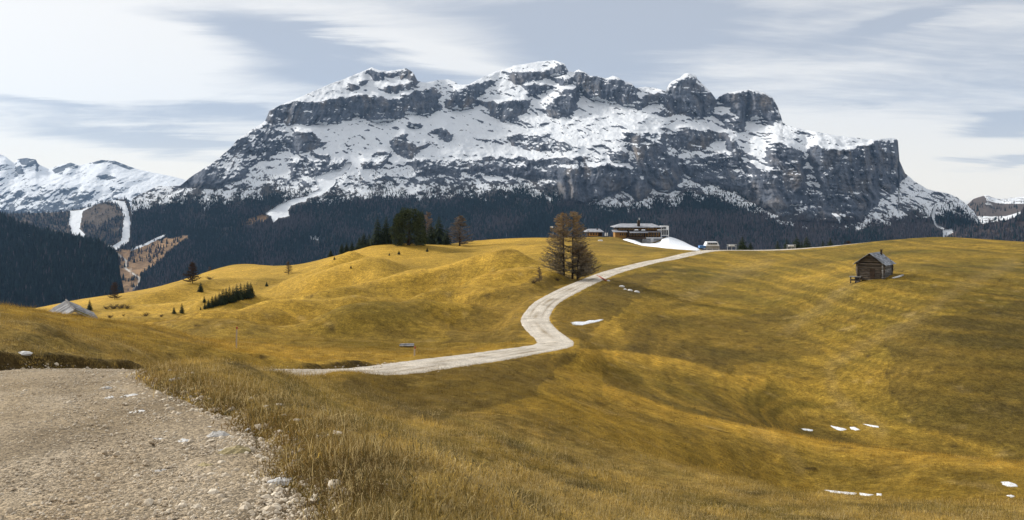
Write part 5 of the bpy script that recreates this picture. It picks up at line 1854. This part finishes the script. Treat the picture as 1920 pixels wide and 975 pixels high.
for k in range(3):
    w_ = pbox('window', 1107 + 5 * k, 1110 + 5 * k, 437.3, 440.5, -1.29, -1.201, M['dark_wood'], side)
    pbox('pane', 1107.5 + 5 * k, 1109.5 + 5 * k, 437.8, 440, -1.34, -1.291, M['glass'], w_)
for k, (u_, lab) in enumerate(((1134.5, 'white folded parasol left of two between lodge and restaurant'), (1138, 'white folded parasol right of two between lodge and restaurant'))):
    x_, y_ = (u_ - CU) * px2, RYd - 1
    z_ = ground1(x_, y_)
    pz = (HV - 436) * px2 - z_
    ps = thing('parasol', lab, 'parasol', (x_, y_, z_))
    MB().tube([(0, 0, -.2), (0, 0, max(1.8, pz))], .05, 5).build('pole', M['metal'], ps)
    MB().tube([(0, 0, max(1.8, pz) - 1.2), (0, 0, max(1.8, pz) - .3), (0, 0, max(1.8, pz) + .05)], [.28, .18, .03], 7).build('canopy', M['white'], ps)

# snow piled on the slope below the restaurant
nuS, nvS = 90, 40
us = np.linspace(1168, 1316, nuS)
ylo = np.interp(us, [1168, 1185, 1205, 1250, 1290, 1316], [318, 305, 295, 287, 284, 283])
yhi = np.interp(us, [1168, 1185, 1205, 1240, 1256, 1316], [323, 326, 330, 331, 338, 340])
ts = np.linspace(0, 1, nvS)
Ysn = ylo[None] + (yhi - ylo)[None] * ts[:, None]
Xsn = (us[None] - CU) / F * Ysn
Zsn = ground(Xsn.ravel(), Ysn.ravel())[0].reshape(Ysn.shape)
vt_ = np.interp(us, [1168, 1190, 1204, 1238, 1241, 1254, 1310, 1316], [446, 450, 456, 455.5, 447, 442, 466, 467])
vbt = np.interp(us, [1168, 1190, 1210, 1250, 1308, 1316], [447, 454, 459.5, 463.5, 467, 468])
Ztar = (HV - (vbt[None] + (vt_ - vbt)[None] * ts[:, None])) / F * Ysn
Zsn = np.maximum(Zsn + .12, Ztar) + .12 * fbm(Xsn / 3, Ysn / 3, 3, 701)
rim = np.minimum(np.minimum(ts[:, None], 1 - ts[:, None]) * 12, np.minimum(np.linspace(0, 1, nuS), 1 - np.linspace(0, 1, nuS))[None] * 20)
Zsn = Zsn - .5 * (1 - np.clip(rim, 0, 1))
o = link('snow_slope', mesh_np('snow_slope', np.stack([Xsn, Ysn, Zsn], -1), grid_faces(nvS, nuS), M['snow']))
tag(o, kind='structure')

# ------------------------------------------------------------------ lift stations on the crest
Y2 = 285.0
pz2 = Y2 / F
lift = thing('lift_station', 'white lift station cabin with window band and blue side behind the crest', 'lift station', (0, Y2, 0))


def qbox(name, u0, u1, v0, v1, d0, d1, mat, parent, Yb=Y2):
    k_ = Yb / F
    return MB().box((((u0 + u1) / 2 - CU) * k_, (d0 + d1) / 2, (HV - (v0 + v1) / 2) * k_), ((u1 - u0) * k_, d1 - d0, (v1 - v0) * k_)).build(name, mat, parent)


MB().hexa([((1322 - CU) * pz2, -1.5, (HV - 461) * pz2), ((1347 - CU) * pz2, -1.5, (HV - 461) * pz2), ((1347 - CU) * pz2, 2.5, (HV - 461) * pz2), ((1322 - CU) * pz2, 2.5, (HV - 461) * pz2)],
          [((1324.5 - CU) * pz2, -1.0, (HV - 453.2) * pz2), ((1344 - CU) * pz2, -1.0, (HV - 453.2) * pz2), ((1344 - CU) * pz2, 2.0, (HV - 453.2) * pz2), ((1324.5 - CU) * pz2, 2.0, (HV - 453.2) * pz2)]).build('housing', M['plaster'], lift)
for k in range(4):
    qbox('window', 1326 + 4.4 * k, 1329.6 + 4.4 * k, 455.2, 457.8, -1.52, -1.2, M['glass'], lift)
qbox('base', 1322, 1348, 461, 467, -.8, 2, M['concrete'], lift)
qbox('side_panel', 1311, 1322, 460.6, 464.6, -1, 1.5, M['blue'], lift)
for u_ in (1324, 1334, 1346):
    qbox('column', u_, u_ + 1, 461.2, 474, -1.0, -.6, M['metal'], lift)
for (u0, u1, v0, lab, nm_) in ((1364, 1380, 458.5, 'open steel loading frame just right of the lift station', 'chairlift_pylon'), (1476, 1491, 459, 'small steel lift frame among the crest spruces', 'chairlift_pylon')):
    Yb = 262 if u0 < 1400 else 246
    k_ = Yb / F
    fr_ = thing(nm_, lab, 'lift frame', (0, Yb, 0))
    for u_ in (u0, (u0 + u1) / 2, u1):
        qbox('post', u_ - .35, u_ + .35, v0, 474, -.1, .1, M['metal'], fr_, Yb)
    for v_ in (v0, v0 + 4.2):
        qbox('beam', u0 - 1.2, u1 + 1.2, v_ - .45, v_ + .45, -.12, .12, M['metal'], fr_, Yb)
    qbox('housing', u0 + 3, u1 - 3, v0 + .6, v0 + 3, -.5, .5, M['white'], fr_, Yb)
# snow cover beside the frame
# white wind flag on its pole
Yf = 262.0
fx, fy, fz = at_u(1037, Yf)
fl = thing('flag', 'small white flag on a thin pole behind the twin larch', 'flag', (fx, fy, fz))
ft = (HV - 424.0) / F * Yf - fz
MB().tube([(0, 0, -.3), (0, 0, ft)], .035, 5).build('pole', M['metal'], fl)
nfl = 8
fv = [(-.85 * k / nfl, .08 * sin(k * .9), ft - .02 - .08 * k / nfl) for k in range(nfl + 1)] + [(-.85 * k / nfl, .08 * sin(k * .9 + .3), ft - .52 - .04 * k / nfl) for k in range(nfl + 1)]
MB().add(fv, [(k, k + 1, nfl + 2 + k, nfl + 1 + k) for k in range(nfl)]).build('cloth', M['white'], fl)

# ------------------------------------------------------------------ marker posts, trough and stones
for u_, Y_, vt, w_, lab in ((443, 47, 613, .045, 'pale leaning marker pole standing in the grass left of the road'), (777, 51, 650, .05, 'short pale marker post on the verge above the lower road'), (747, 78, 637, .04, 'thin stake beside the wooden trough')):
    x_, y_, z_ = at_u(u_, Y_)
    top_ = (HV - vt) / F * Y_ - z_
    pt_ = thing('marker_post', lab, 'post', (x_, y_, z_))
    MB().tube([(0, 0, -.25), (.01, 0, top_ * .5), (.035, .0, top_)], [w_, w_, w_ * .85], 6).build('shaft', M['post'], pt_)
    MB().tube([(.035, 0, top_ - .12), (.037, 0, top_ + .01)], w_ * 1.15, 6).build('cap', M['red'] if u_ != 747 else M['post'], pt_)
x_, y_, z_ = at_u(763, 64)
tg = thing('footbridge', 'small weathered plank footbridge over a ditch above the lower road', 'footbridge', (x_, y_, z_ - .12), radians(4))
for k in range(4):
    MB().box((0, -.36 + .24 * k, .32 + rr.uniform(-.015, .015)), (1.1 + rr.uniform(-.1, .1), .2, .06)).build('plank', M['barn_board'], tg)
for s_ in (-1, 1):
    MB().box((s_ * .42, 0, .1), (.12, .9, .4)).build('support', M['log'], tg)
MB().box((0, .15, .04), (.8, .9, .3)).build('ditch_wall', M['earth'], tg)


def rock_mesh(seed, flat=.45):
    r = random.Random(seed)
    vs_, fs = [], []
    n_, rows = 9, ((-.6, .7), (-.1, 1.0), (.45, .88), (.85, .5))
    for z, rad in rows:
        for k in range(n_):
            a_ = 2 * pi * k / n_ + r.uniform(-.15, .15)
            q_ = rad * r.uniform(.7, 1.25)
            vs_.append((q_ * cos(a_), .7 * q_ * sin(a_), z * flat * r.uniform(.75, 1.2)))
    vs_.append((r.uniform(-.1, .1), r.uniform(-.1, .1), flat * .92))
    for i in range(3):
        for k in range(n_):
            fs.append((i * n_ + k, i * n_ + (k + 1) % n_, (i + 1) * n_ + (k + 1) % n_, (i + 1) * n_ + k))
    for k in range(n_):
        fs.append((3 * n_ + k, 3 * n_ + (k + 1) % n_, 4 * n_))
    return MB().add(vs_, fs)


ROCKS = [(535, 904, .105, .35, 'stone_white', 'flat white stone at the path edge, lower centre'), (553, 868, .05, .7, 'stone_white', 'small round white stone in grass above the flat white stone'),
         (385, 879, .10, .5, 'stone_ochre', 'ochre stone half buried in the path gravel'), (441, 851, .13, .5, 'stone_ochre', 'mossy ochre stone at the turf edge of the path'),
         (383, 807, .12, .3, 'stone_white', 'long flat white slab stone under the turf overhang'), (409, 821, .12, .6, 'stone', 'grey block stone beside the long white slab stone'),
         (407, 806, .075, .45, 'stone', 'small grey stone just right of the long white slab stone'), (346, 831, .075, .55, 'stone_white', 'pale stone in the rubble left of the grey block stone'),
         (245, 745, .13, .35, 'stone_white', 'pale flat stone on the path below the grass knoll'), (257, 775, .10, .35, 'stone_white', 'white stone in the rubble at the knoll foot'),
         (200, 730, .10, .5, 'stone', 'dark grey stone in the middle of the upper path'), (205, 747, .09, .35, 'stone_white', 'pale stone between the upper path and knoll rubble'),
         (45, 664, .18, .5, 'stone_white', 'white rock at the foot of the dark bank'), (305, 887, .07, .4, 'stone', 'small grey stone alone on the path centre'),
         (466, 808, .04, .8, 'stone_white', 'tiny white pebble in the grass above the turf edge'), (420, 848, .06, .6, 'stone', 'small grey stone touching the mossy ochre stone'),
         (313, 815, .08, .35, 'stone', 'flat grey stone in rubble under the knoll turf'), (300, 826, .09, .3, 'stone_white', 'wide thin pale stone below the flat grey stone'),
         (95, 862, .07, .5, 'stone', 'dark stone on the left of the path'), (330, 712, .10, .4, 'stone', 'grey stone beside the knoll at the path bend')]


for i, (u_, v_, s_, fl_, mt, lab) in enumerate(ROCKS):
    x_, y_, z_ = hit(u_, v_)
    o = rock_mesh(200 + i, fl_ * .8).build('rock', M[mt], None, False)
    o.location = (x_, y_, z_ + s_ * fl_ * .02)
    o.scale = (s_, s_, s_)
    o.rotation_euler = (rr.uniform(-.15, .15), rr.uniform(-.15, .15), rr.uniform(-.6, .6))
    tag(o, lab, 'rock', 'loose stones along the path')
for i, (u_, v_, s_, lab) in enumerate(((1166, 538, .45, 'pale boulder at left of the rubble strip below the upper road'), (1181, 545, .35, 'pale boulder in the middle of the rubble strip below the upper road'), (1194, 548, .42, 'pale boulder at right end of the rubble strip below the upper road'),
                                       (1172, 543, .25, 'small stone between the left and middle rubble boulders'), (1140, 527, .3, 'pale stone at the drain mouth beside the upper road'), (1126, 452, .8, 'pale rock on the grass below the timber lodge'))):
    x_, y_, z_ = hit(u_, v_, 40, 300)
    o = rock_mesh(300 + i, .5).build('rock', M['stone_white'], None, True)
    o.location = (x_, y_, z_ + .03)
    o.scale = (s_, s_, s_)
    o.rotation_euler = (0, 0, rr.uniform(-.6, .6))
    tag(o, lab, 'rock', 'pale rocks by the upper road')

# water bar across the upper road
wa, wb_ = hit(1118, 515, 80, 200), hit(1136, 527, 80, 200)
wbar = MB().box((0, 0, 0), ((Vector(wb_) - Vector(wa)).length + .6, .22, .1)).build('drain_bar', M['red'])
wbar.location = (Vector(wa) + Vector(wb_)) / 2 + Vector((0, 0, .04))
wbar.rotation_euler = (0, 0, math.atan2(wb_[1] - wa[1], wb_[0] - wa[0]))
tag(wbar, 'rust-red drainage bar laid across the upper gravel road', 'drain bar')

# ------------------------------------------------------------------ leftover snow
SNOW = [([(1064, 605), (1075, 603), (1090, 605), (1106, 600), (1120, 600), (1134, 597), (1136, 599), (1122, 604), (1105, 608), (1090, 611), (1072, 610)], 60, 'largest snow patch, just right of the road bend'),
        ([(1499, 803), (1512, 804), (1527, 806), (1525, 809), (1508, 808)], 55, 'small snow patch at left of the hollow snow patches'),
        ([(1553, 797), (1570, 800), (1583, 803), (1591, 806), (1580, 809), (1566, 806)], 55, 'long snow streak in the middle of the hollow'),
        ([(1591, 800), (1603, 800), (1615, 806), (1605, 808), (1594, 805)], 55, 'short snow streak right of the long hollow snow streak'),
        ([(1614, 794), (1630, 796), (1651, 800), (1650, 803), (1632, 800)], 55, 'faint thin snow streak at right of the hollow snow'),
        ([(1540, 921), (1560, 923), (1590, 926), (1612, 928), (1608, 932), (1580, 930), (1556, 927)], 30, 'long snow strip in the near gully behind the grass edge'),
        ([(1608, 927), (1624, 929), (1640, 931), (1632, 934), (1612, 932)], 30, 'snow strip just right of the long gully snow strip'),
        ([(1642, 928), (1655, 929), (1654, 933), (1643, 932)], 30, 'smallest snow spot ending the gully snow strip'),
        ([(1873, 906), (1890, 905), (1908, 911), (1912, 917), (1892, 917), (1878, 912)], 30, 'rounded snow patch near the right edge'),
        ([(1884, 932), (1896, 931), (1906, 935), (1896, 937)], 26, 'little snow patch under the rounded patch at right edge')]
for poly, ylo_, lab in SNOW:
    P3 = []
    cu_, cv_ = np.mean([p[0] for p in poly]), np.mean([p[1] for p in poly])
    dense = []
    for k in range(len(poly)):
        (x0, y0), (x1, y1) = poly[k], poly[(k + 1) % len(poly)]
        for f in (0, .34, .67):
            dense.append((x0 + (x1 - x0) * f + rr.uniform(-.9, .9), y0 + (y1 - y0) * f + rr.uniform(-.35, .35)))
    if ylo_ <= 30:
        dense = [(u, v - 3) for u, v in dense]
        cv_ -= 3
    ring_o = [hit(u, v, ylo_, 110) for u, v in dense]
    ring_i = [hit(cu_ + (u - cu_) * .72, cv_ + (v - cv_) * .72, ylo_, 110) for u, v in dense]
    ctr = hit(cu_, cv_, ylo_, 110)
    n_ = len(dense)
    vs_ = [(x, y, z - .02) for x, y, z in ring_o] + [(x, y, z + .025) for x, y, z in ring_i] + [(ctr[0], ctr[1], ctr[2] + .03)]
    fs = [(k, (k + 1) % n_, n_ + (k + 1) % n_, n_ + k) for k in range(n_)] + [(n_ + k, n_ + (k + 1) % n_, 2 * n_) for k in range(n_)]
    mb_ = MB().add(vs_, fs)
    mb_.c = [(.15, .15, .15)] * n_ + [(.75, .75, .75)] * n_ + [(1, 1, 1)]
    tag(mb_.build('snow_patch', M['old_snow'], None, True, True), lab, 'snow patch', 'snow patches left in the hollows')
